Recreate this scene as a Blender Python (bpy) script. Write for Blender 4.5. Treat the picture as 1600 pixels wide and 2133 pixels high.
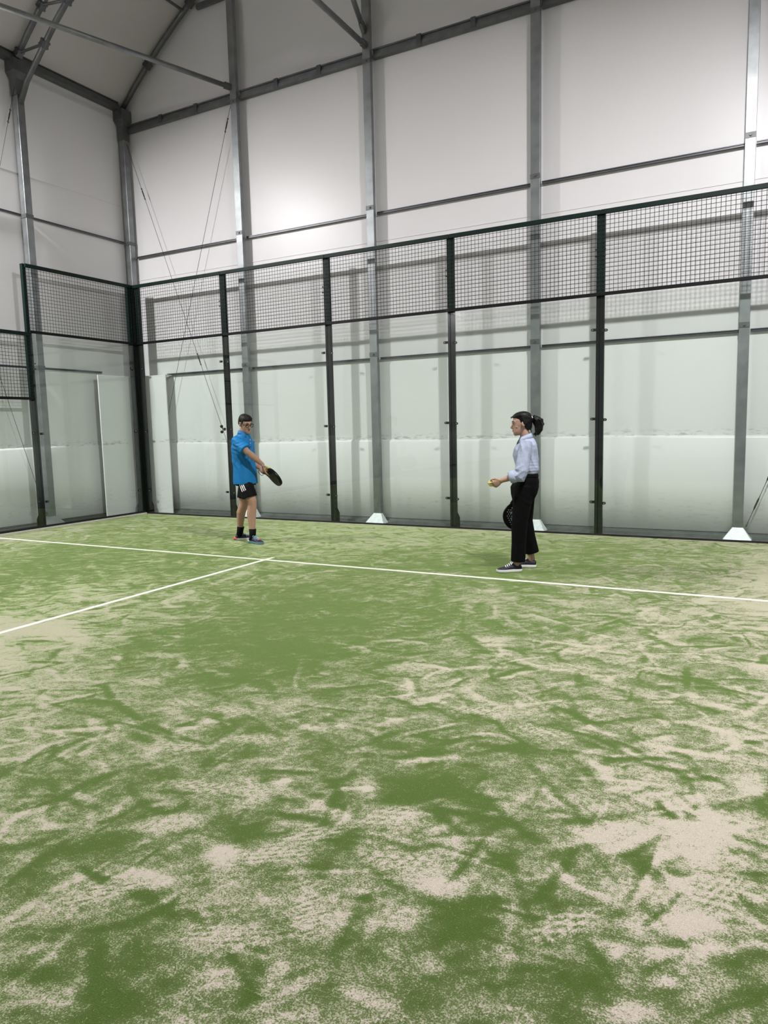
import bpy, bmesh, math, random
import numpy as np
from mathutils import Vector, Matrix, noise as mnoise
from mathutils.bvhtree import BVHTree

for o in list(bpy.data.objects): bpy.data.objects.remove(o)
scn = bpy.context.scene
COL = scn.collection
random.seed(7)
rng = np.random.default_rng(11)

# ---------------------------------------------------------------- camera
cam_d = bpy.data.cameras.new('camera')
cam = bpy.data.objects.new('camera', cam_d); COL.objects.link(cam)
CX, CY, CZ, YAW, PIT, ROL, FPX = 9.958, -9.3016, 1.4279, -0.4984, -0.116, -0.024, 1497.97
fwd = Vector((math.sin(YAW)*math.cos(PIT), math.cos(YAW)*math.cos(PIT), math.sin(PIT)))
rgt = Vector((math.cos(YAW), -math.sin(YAW), 0)); upv = rgt.cross(fwd)
r2 = rgt*math.cos(ROL) + upv*math.sin(ROL); u2 = -rgt*math.sin(ROL) + upv*math.cos(ROL)
M = Matrix((r2, u2, -fwd)).transposed().to_4x4(); M.translation = (CX, CY, CZ)
cam.matrix_world = M
cam_d.sensor_fit = 'VERTICAL'; cam_d.sensor_height = 24.0
cam_d.lens = 24.0*FPX/2133.0
cam_d.clip_start = 0.02
scn.camera = cam

# ---------------------------------------------------------------- world, lights, exposure
w = bpy.data.worlds.new('hall_world'); scn.world = w; w.use_nodes = True
w.node_tree.nodes['Background'].inputs[0].default_value = (0.05, 0.052, 0.055, 1)
w.node_tree.nodes['Background'].inputs[1].default_value = 0.3
scn.view_settings.view_transform = 'Standard'
try: scn.view_settings.look = 'None'
except Exception: pass
scn.view_settings.exposure = 0.0
scn.view_settings.gamma = 1.0
scn.view_settings.use_curve_mapping = False
LAMP_W = 600.0
def flood(x, y, z, aim, power=LAMP_W):
    d = bpy.data.lights.new('floodlight', 'AREA'); d.shape = 'RECTANGLE'; d.size = 0.45; d.size_y = 0.32
    d.energy = power; d.color = (1.0, 0.985, 0.995)
    o = bpy.data.objects.new('floodlight', d); COL.objects.link(o)
    o.location = (x, y, z)
    o.rotation_euler = (Vector(aim)-Vector((x, y, z))).to_track_quat('-Z', 'Y').to_euler()
    return o
# the court's floodlights on their masts: two at each side of this half, two at each side of the far half
for (x, y, tx) in ((-0.1, -4.8, 0.6), (10.1, -4.6, 9.4), (-0.1, -15.2, 0.6), (10.1, -15.2, 9.4)):
    flood(x, y, 6.5, (tx, y, 0), LAMP_W*(1.0 if y > -10 else 0.5))

# ---------------------------------------------------------------- material helpers
def mat(name, rgb, rough=0.5, metal=0.0, var=0.0, scale=8.0, bump=0.0, bscale=60.0, spec=0.5, coat=0.0):
    m = bpy.data.materials.new(name); m.use_nodes = True
    nt = m.node_tree; b = nt.nodes['Principled BSDF']
    b.inputs['Base Color'].default_value = (*rgb, 1); b.inputs['Roughness'].default_value = rough
    b.inputs['Metallic'].default_value = metal; b.inputs['Specular IOR Level'].default_value = spec
    if coat: b.inputs['Coat Weight'].default_value = coat
    tc = nt.nodes.new('ShaderNodeTexCoord')
    if var > 0:
        n = nt.nodes.new('ShaderNodeTexNoise'); n.inputs['Scale'].default_value = scale; n.inputs['Detail'].default_value = 5
        nt.links.new(tc.outputs['Object'], n.inputs['Vector'])
        r = nt.nodes.new('ShaderNodeValToRGB')
        r.color_ramp.elements[0].position = 0.3; r.color_ramp.elements[1].position = 0.7
        r.color_ramp.elements[0].color = (*[c*(1-var) for c in rgb], 1)
        r.color_ramp.elements[1].color = (*[min(1, c*(1+var)) for c in rgb], 1)
        nt.links.new(n.outputs[0], r.inputs[0]); nt.links.new(r.outputs[0], b.inputs['Base Color'])
    if bump > 0:
        n2 = nt.nodes.new('ShaderNodeTexNoise'); n2.inputs['Scale'].default_value = bscale; n2.inputs['Detail'].default_value = 4
        nt.links.new(tc.outputs['Object'], n2.inputs['Vector'])
        bp = nt.nodes.new('ShaderNodeBump'); bp.inputs['Strength'].default_value = bump; bp.inputs['Distance'].default_value = 0.01
        nt.links.new(n2.outputs[0], bp.inputs['Height']); nt.links.new(bp.outputs[0], b.inputs['Normal'])
    return m

def srgb(r, g, b):
    f = lambda c: (c/255/12.92) if c/255 <= 0.04045 else ((c/255+0.055)/1.055)**2.4
    return (f(r), f(g), f(b))

def wall_mat(name, base, dirt_z=None):
    m = mat(name, base, 0.36, 0, 0.02, 0.8, 0.2, 1.3, 0.5)
    nt = m.node_tree; b = nt.nodes['Principled BSDF']
    lk = nt.links
    src = b.inputs['Base Color'].links[0].from_socket
    geo = nt.nodes.new('ShaderNodeNewGeometry'); sep = nt.nodes.new('ShaderNodeSeparateXYZ')
    lk.new(geo.outputs['Position'], sep.inputs[0])
    # dust specks settled along the liner ledge and streaks low on the sheet: stains with their own outline
    n = nt.nodes.new('ShaderNodeTexNoise'); n.inputs['Scale'].default_value = 9; n.inputs['Detail'].default_value = 8; n.inputs['Roughness'].default_value = 0.7
    mp = nt.nodes.new('ShaderNodeMapping'); mp.inputs['Scale'].default_value = (1, 1, 3.5)
    lk.new(geo.outputs['Position'], mp.inputs[0]); lk.new(mp.outputs[0], n.inputs['Vector'])
    total = None
    for (z0, z1, z2, th, amt) in ((1.24, 1.262, 1.36, 0.50, 0.55), (0.0, 0.3, 0.62, 0.54, 0.25), (2.48, 2.50, 2.53, 0.56, 0.35)):
        a = nt.nodes.new('ShaderNodeMapRange'); a.inputs[1].default_value = z0; a.inputs[2].default_value = z1
        c = nt.nodes.new('ShaderNodeMapRange'); c.inputs[1].default_value = z2; c.inputs[2].default_value = z1
        lk.new(sep.outputs[2], a.inputs[0]); lk.new(sep.outputs[2], c.inputs[0])
        t = nt.nodes.new('ShaderNodeMapRange'); t.inputs[1].default_value = th; t.inputs[2].default_value = th+0.12; t.inputs[4].default_value = amt
        lk.new(n.outputs[0], t.inputs[0])
        m1 = nt.nodes.new('ShaderNodeMath'); m1.operation = 'MULTIPLY'; lk.new(a.outputs[0], m1.inputs[0]); lk.new(c.outputs[0], m1.inputs[1])
        m2 = nt.nodes.new('ShaderNodeMath'); m2.operation = 'MULTIPLY'; lk.new(m1.outputs[0], m2.inputs[0]); lk.new(t.outputs[0], m2.inputs[1])
        if total is None: total = m2.outputs[0]
        else:
            m3 = nt.nodes.new('ShaderNodeMath'); m3.operation = 'MAXIMUM'; lk.new(total, m3.inputs[0]); lk.new(m2.outputs[0], m3.inputs[1]); total = m3.outputs[0]
    mix = nt.nodes.new('ShaderNodeMix'); mix.data_type = 'RGBA'
    lk.new(total, mix.inputs[0]); lk.new(src, mix.inputs[6]); mix.inputs[7].default_value = (0.16, 0.14, 0.10, 1)
    lk.new(mix.outputs[2], b.inputs['Base Color'])
    return m

def glass_mat():
    m = bpy.data.materials.new('court_glass'); m.use_nodes = True
    nt = m.node_tree; nt.nodes.clear(); lk = nt.links
    out = nt.nodes.new('ShaderNodeOutputMaterial'); mx = nt.nodes.new('ShaderNodeMixShader')
    tr = nt.nodes.new('ShaderNodeBsdfTransparent'); tr.inputs[0].default_value = (0.962, 0.984, 0.970, 1)
    gl = nt.nodes.new('ShaderNodeBsdfGlossy'); gl.inputs['Roughness'].default_value = 0.015
    lw = nt.nodes.new('ShaderNodeLayerWeight'); lw.inputs[0].default_value = 0.5
    p = nt.nodes.new('ShaderNodeMath'); p.operation = 'POWER'; p.inputs[1].default_value = 5.0
    lk.new(lw.outputs['Facing'], p.inputs[0])
    mr = nt.nodes.new('ShaderNodeMapRange'); mr.inputs[3].default_value = 0.04; mr.inputs[4].default_value = 1.0
    lk.new(p.outputs[0], mr.inputs[0]); lk.new(mr.outputs[0], mx.inputs[0])
    lk.new(tr.outputs[0], mx.inputs[1]); lk.new(gl.outputs[0], mx.inputs[2]); lk.new(mx.outputs[0], out.inputs[0])
    return m

MT = dict(
    wall=wall_mat('white_hall_sheet', (0.75, 0.737, 0.742)),
    liner=wall_mat('brightened_lining_white', (0.82, 0.828, 0.815)),  # light put into the colour: whitened to lift the dim lower wall
    dim=mat('grey_hall_sheet', (0.34, 0.34, 0.34), 0.7, 0, 0.05, 1.0),
    roof=mat('white_roof_membrane', (0.60, 0.58, 0.565), 0.6, 0, 0.02, 1.0, 0.2, 2.0),
    slab=mat('grey_concrete', (0.16, 0.155, 0.15), 0.8, 0, 0.2, 6),
    galv=mat('galvanised_steel', (0.27, 0.285, 0.29), 0.42, 0.75, 0.16, 7),
    galv_dark=mat('dull_steel', (0.14, 0.148, 0.148), 0.5, 0.6, 0.15, 8),
    shoe=mat('bright_zinc_plate', (0.86, 0.9, 0.92), 0.5, 0.15, 0.10, 25),
    rail=mat('grey_rail', (0.11, 0.112, 0.12), 0.4, 0.6, 0.1, 6),
    green=mat('dark_green_powder_coat', (0.003, 0.014, 0.011), 0.5, 0, 0.15, 20, spec=0.2),
    frame=mat('black_green_frame', (0.004, 0.005, 0.005), 0.5, 0, 0.1, 20, spec=0.2),
    post=mat('charcoal_post', (0.007, 0.009, 0.0085), 0.5, 0, 0.12, 20, spec=0.2),
    wire=mat('black_wire', (0.010, 0.014, 0.014), 0.5),
    rubber=mat('black_rubber', (0.008, 0.008, 0.008), 0.7),
    bolt=mat('dull_bolt', (0.30, 0.32, 0.32), 0.4, 0.8),
    black=mat('black_metal', (0.006, 0.006, 0.006), 0.45),
    cable=mat('dark_cable', (0.03, 0.03, 0.03), 0.5, 0.5),
    glass=glass_mat(),
    line=mat('white_turf_line', (0.74, 0.73, 0.64), 0.8, 0, 0.08, 40),
)

# ---------------------------------------------------------------- mesh helpers
def mesh_obj(name, bm, material, parent=None, smooth=False, bevel=0.0):
    bmesh.ops.recalc_face_normals(bm, faces=bm.faces[:])
    me = bpy.data.meshes.new(name); bm.to_mesh(me); bm.free()
    if smooth:
        for p in me.polygons: p.use_smooth = True
    if isinstance(material, (list, tuple)):
        for m in material: me.materials.append(m)
    elif material: me.materials.append(material)
    o = bpy.data.objects.new(name, me); COL.objects.link(o)
    if parent: o.parent = parent
    if bevel > 0:
        b = o.modifiers.new('bevel', 'BEVEL'); b.width = bevel; b.segments = 2; b.limit_method = 'ANGLE'
    return o
def box(bm, x0, x1, y0, y1, z0, z1, Mx=None):
    r = bmesh.ops.create_cube(bm, size=1.0)
    for v in r['verts']:
        v.co = Vector(((x0+x1)/2+v.co.x*(x1-x0), (y0+y1)/2+v.co.y*(y1-y0), (z0+z1)/2+v.co.z*(z1-z0)))
        if Mx is not None: v.co = Mx @ v.co
    return r['verts']
def frame_of(d):
    d = d.normalized()
    a = Vector((0, 0, 1)) if abs(d.z) < 0.9 else Vector((1, 0, 0))
    x = a.cross(d).normalized(); y = d.cross(x)
    return x, y
def bar(bm, a, b, w, h=None, up=None):
    """square bar a-b; w along the horizontal side axis, h along the other"""
    a = Vector(a); b = Vector(b); h = h or w; d = (b-a).normalized()
    if up is None: s, t = frame_of(d)
    else:
        t = Vector(up); t = (t - d*t.dot(d)).normalized(); s = d.cross(t)
    vs = []
    for p in (a, b):
        vs.append([bm.verts.new(p + s*sx*w/2 + t*sy*h/2) for sx, sy in ((-1, -1), (1, -1), (1, 1), (-1, 1))])
    for i in range(4): bm.faces.new((vs[0][i], vs[0][(i+1) % 4], vs[1][(i+1) % 4], vs[1][i]))
    bm.faces.new(vs[0][::-1]); bm.faces.new(vs[1])
def tube(bm, pts, radii, seg=10, cap=True, round_caps=False, axis=None, flat=1.0):
    """lofted tube through pts; radii float/list; flat squashes along the side axis 'axis'"""
    pts = [Vector(p) for p in pts]
    if not isinstance(radii, (list, tuple)): radii = [radii]*len(pts)
    P, R = list(pts), list(radii)
    if round_caps:
        d0 = (pts[0]-pts[1]).normalized(); d1 = (pts[-1]-pts[-2]).normalized()
        r0, r1 = radii[0], radii[-1]
        P = [pts[0]+d0*r0*0.95, pts[0]+d0*r0*0.7] + P + [pts[-1]+d1*r1*0.7, pts[-1]+d1*r1*0.95]
        R = [r0*0.3, r0*0.72] + R + [r1*0.72, r1*0.3]
    rings = []; prev = None
    for i, p in enumerate(P):
        if i == 0: d = P[1]-P[0]
        elif i == len(P)-1: d = P[-1]-P[-2]
        else: d = (P[i+1]-P[i]).normalized() + (P[i]-P[i-1]).normalized()
        d.normalize()
        if axis is not None:
            y = Vector(axis); y = (y-d*y.dot(d)).normalized(); x = y.cross(d)
        elif prev is None: x, y = frame_of(d)
        else:
            x = (prev-d*prev.dot(d)).normalized(); y = d.cross(x)
        prev = x
        r = R[i]
        rings.append([bm.verts.new(p + x*math.cos(2*math.pi*k/seg)*r + y*math.sin(2*math.pi*k/seg)*r*flat) for k in range(seg)])
    for a, b in zip(rings, rings[1:]):
        for k in range(seg): bm.faces.new((a[k], a[(k+1) % seg], b[(k+1) % seg], b[k]))
    if cap: bm.faces.new(rings[0][::-1]); bm.faces.new(rings[-1])
def loft(bm, rings, S=(1, 0, 0), F=(0, 1, 0), seg=24, n=2.0):
    """rings: (centre, half_side, half_front) with optional own (S, F)"""
    out = []
    for r in rings:
        c, a, b = Vector(r[0]), r[1], r[2]
        s = Vector(r[3]) if len(r) > 3 else Vector(S); f = Vector(r[4]) if len(r) > 4 else Vector(F)
        ring = []
        for k in range(seg):
            t = 2*math.pi*k/seg; cs, sn = math.cos(t), math.sin(t)
            ring.append(bm.verts.new(c + s*a*math.copysign(abs(cs)**(2/n), cs) + f*b*math.copysign(abs(sn)**(2/n), sn)))
        out.append(ring)
    for p, q in zip(out, out[1:]):
        for k in range(seg): bm.faces.new((p[k], p[(k+1) % seg], q[(k+1) % seg], q[k]))
    bm.faces.new(out[0][::-1]); bm.faces.new(out[-1])
def ball(bm, c, r, seg=16, sc=(1, 1, 1), R=None):
    res = bmesh.ops.create_uvsphere(bm, u_segments=seg, v_segments=max(6, seg//2), radius=r)
    for v in res['verts']:
        v.co = Vector((v.co.x*sc[0], v.co.y*sc[1], v.co.z*sc[2]))
        if R is not None: v.co = R @ v.co
        v.co += Vector(c)
def torus(bm, c, R, r, X, Y, seg=20, sec=6):
    X = Vector(X); Y = Vector(Y); Z = X.cross(Y); rings = []
    for i in range(seg):
        t = 2*math.pi*i/seg; d = X*math.cos(t)+Y*math.sin(t)
        rings.append([bm.verts.new(Vector(c)+d*(R+r*math.cos(2*math.pi*k/sec))+Z*r*math.sin(2*math.pi*k/sec)) for k in range(sec)])
    for i in range(seg):
        a, b = rings[i], rings[(i+1) % seg]
        for k in range(sec): bm.faces.new((a[k], a[(k+1) % sec], b[(k+1) % sec], b[k]))
def remesh(bm, voxel, smooth=2, factor=0.5):
    bmesh.ops.recalc_face_normals(bm, faces=bm.faces[:])
    me = bpy.data.meshes.new('tmp'); bm.to_mesh(me); bm.free()
    o = bpy.data.objects.new('tmp', me); COL.objects.link(o)
    r = o.modifiers.new('r', 'REMESH'); r.mode = 'VOXEL'; r.voxel_size = voxel
    if smooth:
        s = o.modifiers.new('s', 'SMOOTH'); s.iterations = smooth; s.factor = factor
    dg = bpy.context.evaluated_depsgraph_get(); dg.update()
    me2 = bpy.data.meshes.new_from_object(o.evaluated_get(dg))
    bpy.data.objects.remove(o); bpy.data.meshes.remove(me)
    return me2
def skin_obj(name, bm, voxel, material, parent, smooth=2, disp=None, decimate=None):
    me = remesh(bm, voxel, smooth); me.name = name
    if disp is not None:
        n = len(me.vertices); co = np.empty(n*3); me.vertices.foreach_get('co', co); co = co.reshape(-1, 3)
        no = np.empty(n*3); me.vertices.foreach_get('normal', no); no = no.reshape(-1, 3)
        co = co + no*disp(co)[:, None]; me.vertices.foreach_set('co', co.ravel()); me.update()
    for p in me.polygons: p.use_smooth = True
    me.materials.clear(); me.materials.append(material)
    o = bpy.data.objects.new(name, me); COL.objects.link(o); o.parent = parent
    return o
def thing(name, label, cat, loc=(0, 0, 0), rz=0.0, group=None):
    o = bpy.data.objects.new(name, None); COL.objects.link(o); o.empty_display_size = 0.1
    o.location = loc; o.rotation_euler = (0, 0, rz); o['label'] = label; o['category'] = cat
    if group: o['group'] = group
    return o
def tag(o, label, cat, group=None):
    o['label'] = label; o['category'] = cat
    if group: o['group'] = group
    return o
def struct(o): o['kind'] = 'structure'; return o
def one(name, fn, material, parent=None, **kw):
    bm = bmesh.new(); fn(bm); return mesh_obj(name, bm, material, parent, **kw)
def ordinal(i): return ('first', 'second', 'third', 'fourth', 'fifth', 'sixth')[i]

# ================================================================ HALL SHELL (structure)
YW, XW = 0.36, -0.36                      # inner faces of the end wall and the left wall
struct(one('floor', lambda bm: box(bm, -0.6, 14.0, -22.2, 0.6, -0.12, -0.002), MT['slab']))
wb = struct(one('wall_back', lambda bm: box(bm, XW, 13.6, YW, YW+0.12, 0.05, 10.2), MT['wall']))
wl = struct(one('wall_left', lambda bm: box(bm, XW-0.12, XW, -22.1, YW+0.12, 0.05, 7.6), MT['wall']))
struct(one('wall_right', lambda bm: box(bm, 13.6, 13.72, -22.1, YW+0.12, 0, 7.6), MT['dim']))
struct(one('wall_front', lambda bm: box(bm, XW-0.12, 13.72, -22.2, -22.1, 0, 10.2), MT['dim']))
def liner(bm, along_x):
    # lower sheet lining, a ledge 4 cm proud with a bevelled, slightly wavy top
    n = 120; L = 14.0
    prof = lambda t: ((0.0, 0.06), (0.036, 0.07), (0.040, 0.65), (0.036, 1.222+0.012*math.sin(t*1.7)), (0.022, 1.248+0.012*math.sin(t*1.7)), (0.0, 1.256+0.012*math.sin(t*1.7)))
    prev = None
    for i in range(n+1):
        t = L*i/n
        wv = 0.006*mnoise.noise(Vector((t*1.3, 3.1, 0)))
        row = []
        for (d, z) in prof(t):
            dd = d+(wv if d > 0 else 0)
            row.append(bm.verts.new((XW+0.01+t*0.996, YW-dd, z) if along_x else (XW+dd, YW-0.01-t*1.59, z)))
        if prev:
            for k in range(len(row)-1): bm.faces.new((prev[k], prev[k+1], row[k+1], row[k]))
        prev = row
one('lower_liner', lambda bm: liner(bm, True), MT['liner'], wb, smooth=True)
one('brightening_sheet', lambda bm: box(bm, XW, 13.5, YW-0.012, YW, 1.24, 2.45), MT['liner'], wb)  # added sheet, its paler colour brightens the end wall behind the glass
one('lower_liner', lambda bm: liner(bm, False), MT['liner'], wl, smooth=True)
one('brightening_sheet', lambda bm: box(bm, XW, XW+0.012, -22, YW-0.012, 1.24, 2.48), MT['liner'], wl)  # same added bright sheet for the left wall
one('sheet_seam', lambda bm: box(bm, XW, XW+0.008, -22, YW, 5.425, 5.45), MT['wall'], wl)
one('sheet_seam', lambda bm: box(bm, XW, 13.5, YW-0.006, YW, 4.16, 4.18), MT['wall'], wb)
ACX, ACZ, AR = 6.389, 0.0836, 9.609        # roof arch
def arc(x, off=0.0):
    """point on the arch seen in elevation, off metres outside its centreline"""
    a = math.asin(max(-1, min(1, (x-ACX)/AR))); return (ACX+(AR+off)*math.sin(a), ACZ+(AR+off)*math.cos(a))
def roof(bm):
    prev = None
    for i in range(61):
        x = -0.5+13.8*i/60; px, pz = arc(x, 0.07)
        row = [bm.verts.new((px, y, pz+dz)) for (y, dz) in ((0.6, 0), (-22.3, 0), (-22.3, 0.05), (0.6, 0.05))]
        if prev:
            for k in range(4): bm.faces.new((prev[k], prev[(k+1) % 4], row[(k+1) % 4], row[k]))
        prev = row
struct(one('ceiling', roof, MT['roof'], smooth=False))
def baser(bm):
    box(bm, -0.36, 13.5, 0.255, 0.325, 0.0, 0.035); box(bm, -0.36, 13.5, 0.30, 0.36, 0.035, 0.06)
struct(one('baseboard_back', baser, MT['galv']))
def baser2(bm):
    box(bm, -0.325, -0.255, -22, 0.2, 0.0, 0.035); box(bm, -0.36, -0.30, -22, 0.2, 0.035, 0.06)
struct(one('baseboard_left', baser2, MT['galv_dark']))
# ================================================================ HALL STEEL
COLX = (2.25, 4.67, 7.12, 9.60)
CW, CY0, CY1 = 0.058, 0.205, 0.275
def shoe_mesh(bm, cx, cy, hx0, hy0, hx1, hy1, h, ty=0.0):
    # ty: the front edge leans back by twice ty towards the shaft
    vs = [[bm.verts.new((cx+sx*a, cy+sy*b+(2*t if sy < 0 else 0), z)) for sx, sy in ((-1, -1), (1, -1), (1, 1), (-1, 1))] for (a, b, z, t) in ((hx0, hy0, 0.0, 0), (hx0, hy0, 0.008, 0), (hx1, hy1, h, ty*2))]
    for p, q in zip(vs, vs[1:]):
        for k in range(4): bm.faces.new((p[k], p[(k+1) % 4], q[(k+1) % 4], q[k]))
    bm.faces.new(vs[0][::-1]); bm.faces.new(vs[2])
pos_words = ('behind the man', 'with a bright base shoe midway between the man and the woman', 'behind the woman', 'with a bright base shoe, nearest to the right edge')
for i, x in enumerate(COLX):
    t = thing('steel_column', 'tall galvanised steel column against the end wall '+pos_words[i], 'column', (x, 0.24, 0), 0, 'end wall columns')
    top = arc(x, -0.03)[1]
    hw = CW if i < 3 else 0.052
    def shaft(bm):
        # lipped C section: web to the court, two flanges to the wall
        box(bm, -hw, hw, CY0-0.24, CY0-0.24+0.006, 0.13, top)
        for s in (-1, 1): box(bm, s*hw-0.003, s*hw+0.003, CY0-0.24, CY1-0.24, 0.13, top)
        for s in (-1, 1): box(bm, s*(hw-0.012)-0.012, s*(hw-0.012)+0.012, CY1-0.246, CY1-0.24, 0.13, top)
    one('shaft', shaft, MT['galv'], t, bevel=0.0015)
    one('base_shoe', lambda bm: shoe_mesh(bm, 0, -0.0635, 0.155, 0.0765, hw+0.004, 0.0765, 0.145, 0.026), MT['shoe'], t)
    for z in (2.53, 4.62, 6.62):
        def br(bm):
            box(bm, -hw-0.006, hw+0.006, CY0-0.246, CY0-0.238, z-0.04, z+0.02)
            bmesh.ops.create_cone(bm, segments=8, radius1=0.014, radius2=0.014, depth=0.02, cap_ends=True, matrix=Matrix.Translation((0, CY0-0.25, z-0.01)) @ Matrix.Rotation(math.pi/2, 4, 'X'))
        one('bracket', br, MT['galv_dark'], t)
# corner column and the first side column
def corner_col(name, x0, x1, y0, y1, label, shoe):
    t = thing(name, label, 'column', ((x0+x1)/2, (y0+y1)/2, 0), 0, 'side wall columns')
    hx, hy = (x1-x0)/2, (y1-y0)/2
    one('shaft', lambda bm: box(bm, -hx, hx, -hy, hy, 0.01, 6.75), MT['galv'], t, bevel=0.006)
    def hd(bm):
        vs = [[bm.verts.new((sx*a, sy*b, z)) for sx, sy in ((-1, -1), (1, -1), (1, 1), (-1, 1))] for (a, b, z) in ((hx+.008, hy+.008, 6.52), (hx+.012, hy+.012, 6.75), (hx+0.05, hy+0.05, 6.85), (hx+0.05, hy+0.05, 7.02))]
        for p, q in zip(vs, vs[1:]):
            for k in range(4): bm.faces.new((p[k], p[(k+1) % 4], q[(k+1) % 4], q[k]))
        bm.faces.new(vs[0][::-1]); bm.faces.new(vs[-1])
    one('head_bracket', hd, MT['galv_dark'], t)
    for z in (2.5, 4.78):
        one('bracket', lambda bm: box(bm, -hx-0.006, hx+0.006, -hy-0.006, hy+0.006, z-0.03, z+0.03), MT['galv_dark'], t)
    if shoe: one('base_shoe', lambda bm: shoe_mesh(bm, 0, 0, 0.17, 0.17, hx+0.004, hy+0.004, 0.15), MT['galv'], t)
    return t
corner_col('steel_column', -0.305, -0.19, 0.19, 0.305, 'galvanised steel column in the corner of the two hall walls', False)
corner_col('steel_column', -0.31, -0.20, -1.82, -1.70, 'galvanised steel column against the left wall, left of the corner', True)

def rail_bar(bm, a, b, along):
    """double lipped rail: upper and lower lips with a recessed web"""
    for (dz0, dz1, out) in ((-0.016, -0.005, 0.020), (-0.005, 0.006, 0.010), (0.006, 0.016, 0.020)):
        if along == 'x': box(bm, a[0], b[0], a[1]-out, a[1]+0.018, a[2]+dz0, a[2]+dz1)
        else: box(bm, a[0]-0.018, a[0]+out, b[1], a[1], a[2]+dz0, a[2]+dz1)
xs = (-0.172,)+COLX+(12.06,)
where = ('nearest the corner', 'second bay from the corner', 'third bay from the corner', 'fourth bay from the corner', 'last bay at the right edge')
for z, hn in ((2.465, 'at glass height'), (4.55, 'just above the mesh panels')):
    for i in range(5):
        if z < 3 and i == 0: xa = 0.40
        else: xa = xs[i]+(CW+0.002 if i else 0)
        o = one('wall_rail', lambda bm: rail_bar(bm, (xa, 0.325, z), (xs[i+1]-(CW+0.002), 0.325, z), 'x'), MT['rail'])
        tag(o, 'thin grey end wall rail %s, %s' % (hn, where[i].replace(' from the corner', '')), 'rail', 'end wall rails')
for z, y0, hn in ((2.5, -0.50, 'at glass height'), (4.80, 0.17, 'above the mesh panel')):
    o = one('wall_rail', lambda bm: rail_bar(bm, (-0.325, y0, z), (-0.325, -1.695, z), 'y'), MT['rail']); tag(o, 'grey rail on the left wall %s beside the corner' % hn, 'rail', 'left wall rails')
    o = one('wall_rail', lambda bm: rail_bar(bm, (-0.325, -1.825, z), (-0.325, -4.5, z), 'y'), MT['rail']); tag(o, 'thin grey rail on the left wall %s, left of column' % hn, 'rail', 'left wall rails')
# eave rails of the end wall: deep channel with joint plates
for i in range(5):
    t = thing('eave_rail', 'deep ribbed steel rail high on the end wall, '+where[i], 'rail', (xs[i], 0.3, 6.72), 0, 'end wall eave rails')
    L = xs[i+1]-xs[i]-(CW+0.002)
    x0 = CW+0.002 if i else 0.0
    def ch(bm):
        box(bm, x0, L, -0.02, 0.045, 0.045, 0.065); box(bm, x0, L, 0.005, 0.045, 0.0, 0.045)
        box(bm, x0, L, -0.01, 0.045, -0.018, 0.0); box(bm, x0, L, -0.025, 0.045, -0.065, -0.022)
    one('channel', ch, MT['galv_dark'], t)
    for k in (1, 2):
        one('joint_plate', lambda bm: box(bm, L*k/3-0.035, L*k/3+0.035, -0.036, 0.04, -0.068, 0.068), MT['rail'], t)
# upper gable rail near the roof
o = one('gable_rail', lambda bm: bar(bm, (1.52, 0.3, 8.24), (2.19, 0.3, 8.24), 0.05, 0.08, (0, 0, 1)), MT['galv_dark']); tag(o, 'short dark rail high on the gable beside the roof rafter', 'rail')
# eave beam on the left wall
t = thing('eave_beam', 'deep ribbed steel eave beam along the top of the left wall', 'beam', (-0.28, 0.17, 7.15))
def eb(bm):
    for (z0, z1, d) in ((0.11, 0.14, 0.075), (-0.03, 0.11, 0.045), (-0.05, -0.03, 0.03), (-0.12, -0.05, 0.06), (-0.14, -0.12, 0.075)):
        box(bm, -0.07, d, -22, 0.0, z0, z1)
one('channel', eb, MT['galv_dark'], t)
for y in (-0.6, -1.1, -2.4):
    one('bolt', lambda bm: bmesh.ops.create_cone(bm, segments=8, radius1=0.016, radius2=0.016, depth=0.02, cap_ends=True, matrix=Matrix.Translation((0.052, y, 0.07)) @ Matrix.Rotation(math.pi/2, 4, 'Y')), MT['black'], t)
# gable rafter and the first roof truss
def arc_pts(y, off, x0, x1, n): return [(arc(x0+(x1-x0)*i/n, off)[0], y, arc(x0+(x1-x0)*i/n, off)[1]) for i in range(n+1)]
t = thing('roof_rafter', 'curved dark steel rafter along the gable, rising from the hall corner', 'rafter', (-0.23, 0.25, 7.0))
def loc(t, pts): return [Vector(p)-Vector(t.location) for p in pts]
one('chord', lambda bm: tube(bm, loc(t, arc_pts(0.25, 0.0, -0.24, 12.9, 40)), 0.042, 8), MT['galv_dark'], t, smooth=True)
def clampm(bm, p, d):
    d = Vector(d).normalized(); bar(bm, Vector(p)-d*0.055, Vector(p)+d*0.055, 0.094, 0.094)
    x, y = frame_of(d)
    for s in (-1, 1):
        for q in (-1, 1): bar(bm, Vector(p)+x*s*0.05+d*q*0.035-y*0.045, Vector(p)+x*s*0.05+d*q*0.035+0.045*y, 0.018)
for xx in (0.42, 1.42): one('clamp', lambda bm: clampm(bm, Vector((*[arc(xx)[0]], 0.25, arc(xx)[1]))-Vector(t.location), (arc(xx+.1)[0]-arc(xx)[0], 0, arc(xx+.1)[1]-arc(xx)[1])), MT['rail'], t)
t = thing('roof_truss', 'curved double-tube roof truss springing from the left side column', 'truss', (-0.25, -1.76, 6.4))
TY = -1.76
one('upper_chord', lambda bm: tube(bm, loc(t, arc_pts(TY, 0.0, -0.26, 12.9, 40)), 0.042, 8), MT['galv_dark'], t, smooth=True)
low = [(-0.205, TY, 6.42), (-0.02, TY, 6.70)] + [(a, TY, b) for a, _, b in arc_pts(0, -0.40, 0.42, 12.4, 36)]
one('lower_chord', lambda bm: tube(bm, loc(t, low), 0.042, 8), MT['galv_dark'], t, smooth=True)
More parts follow.
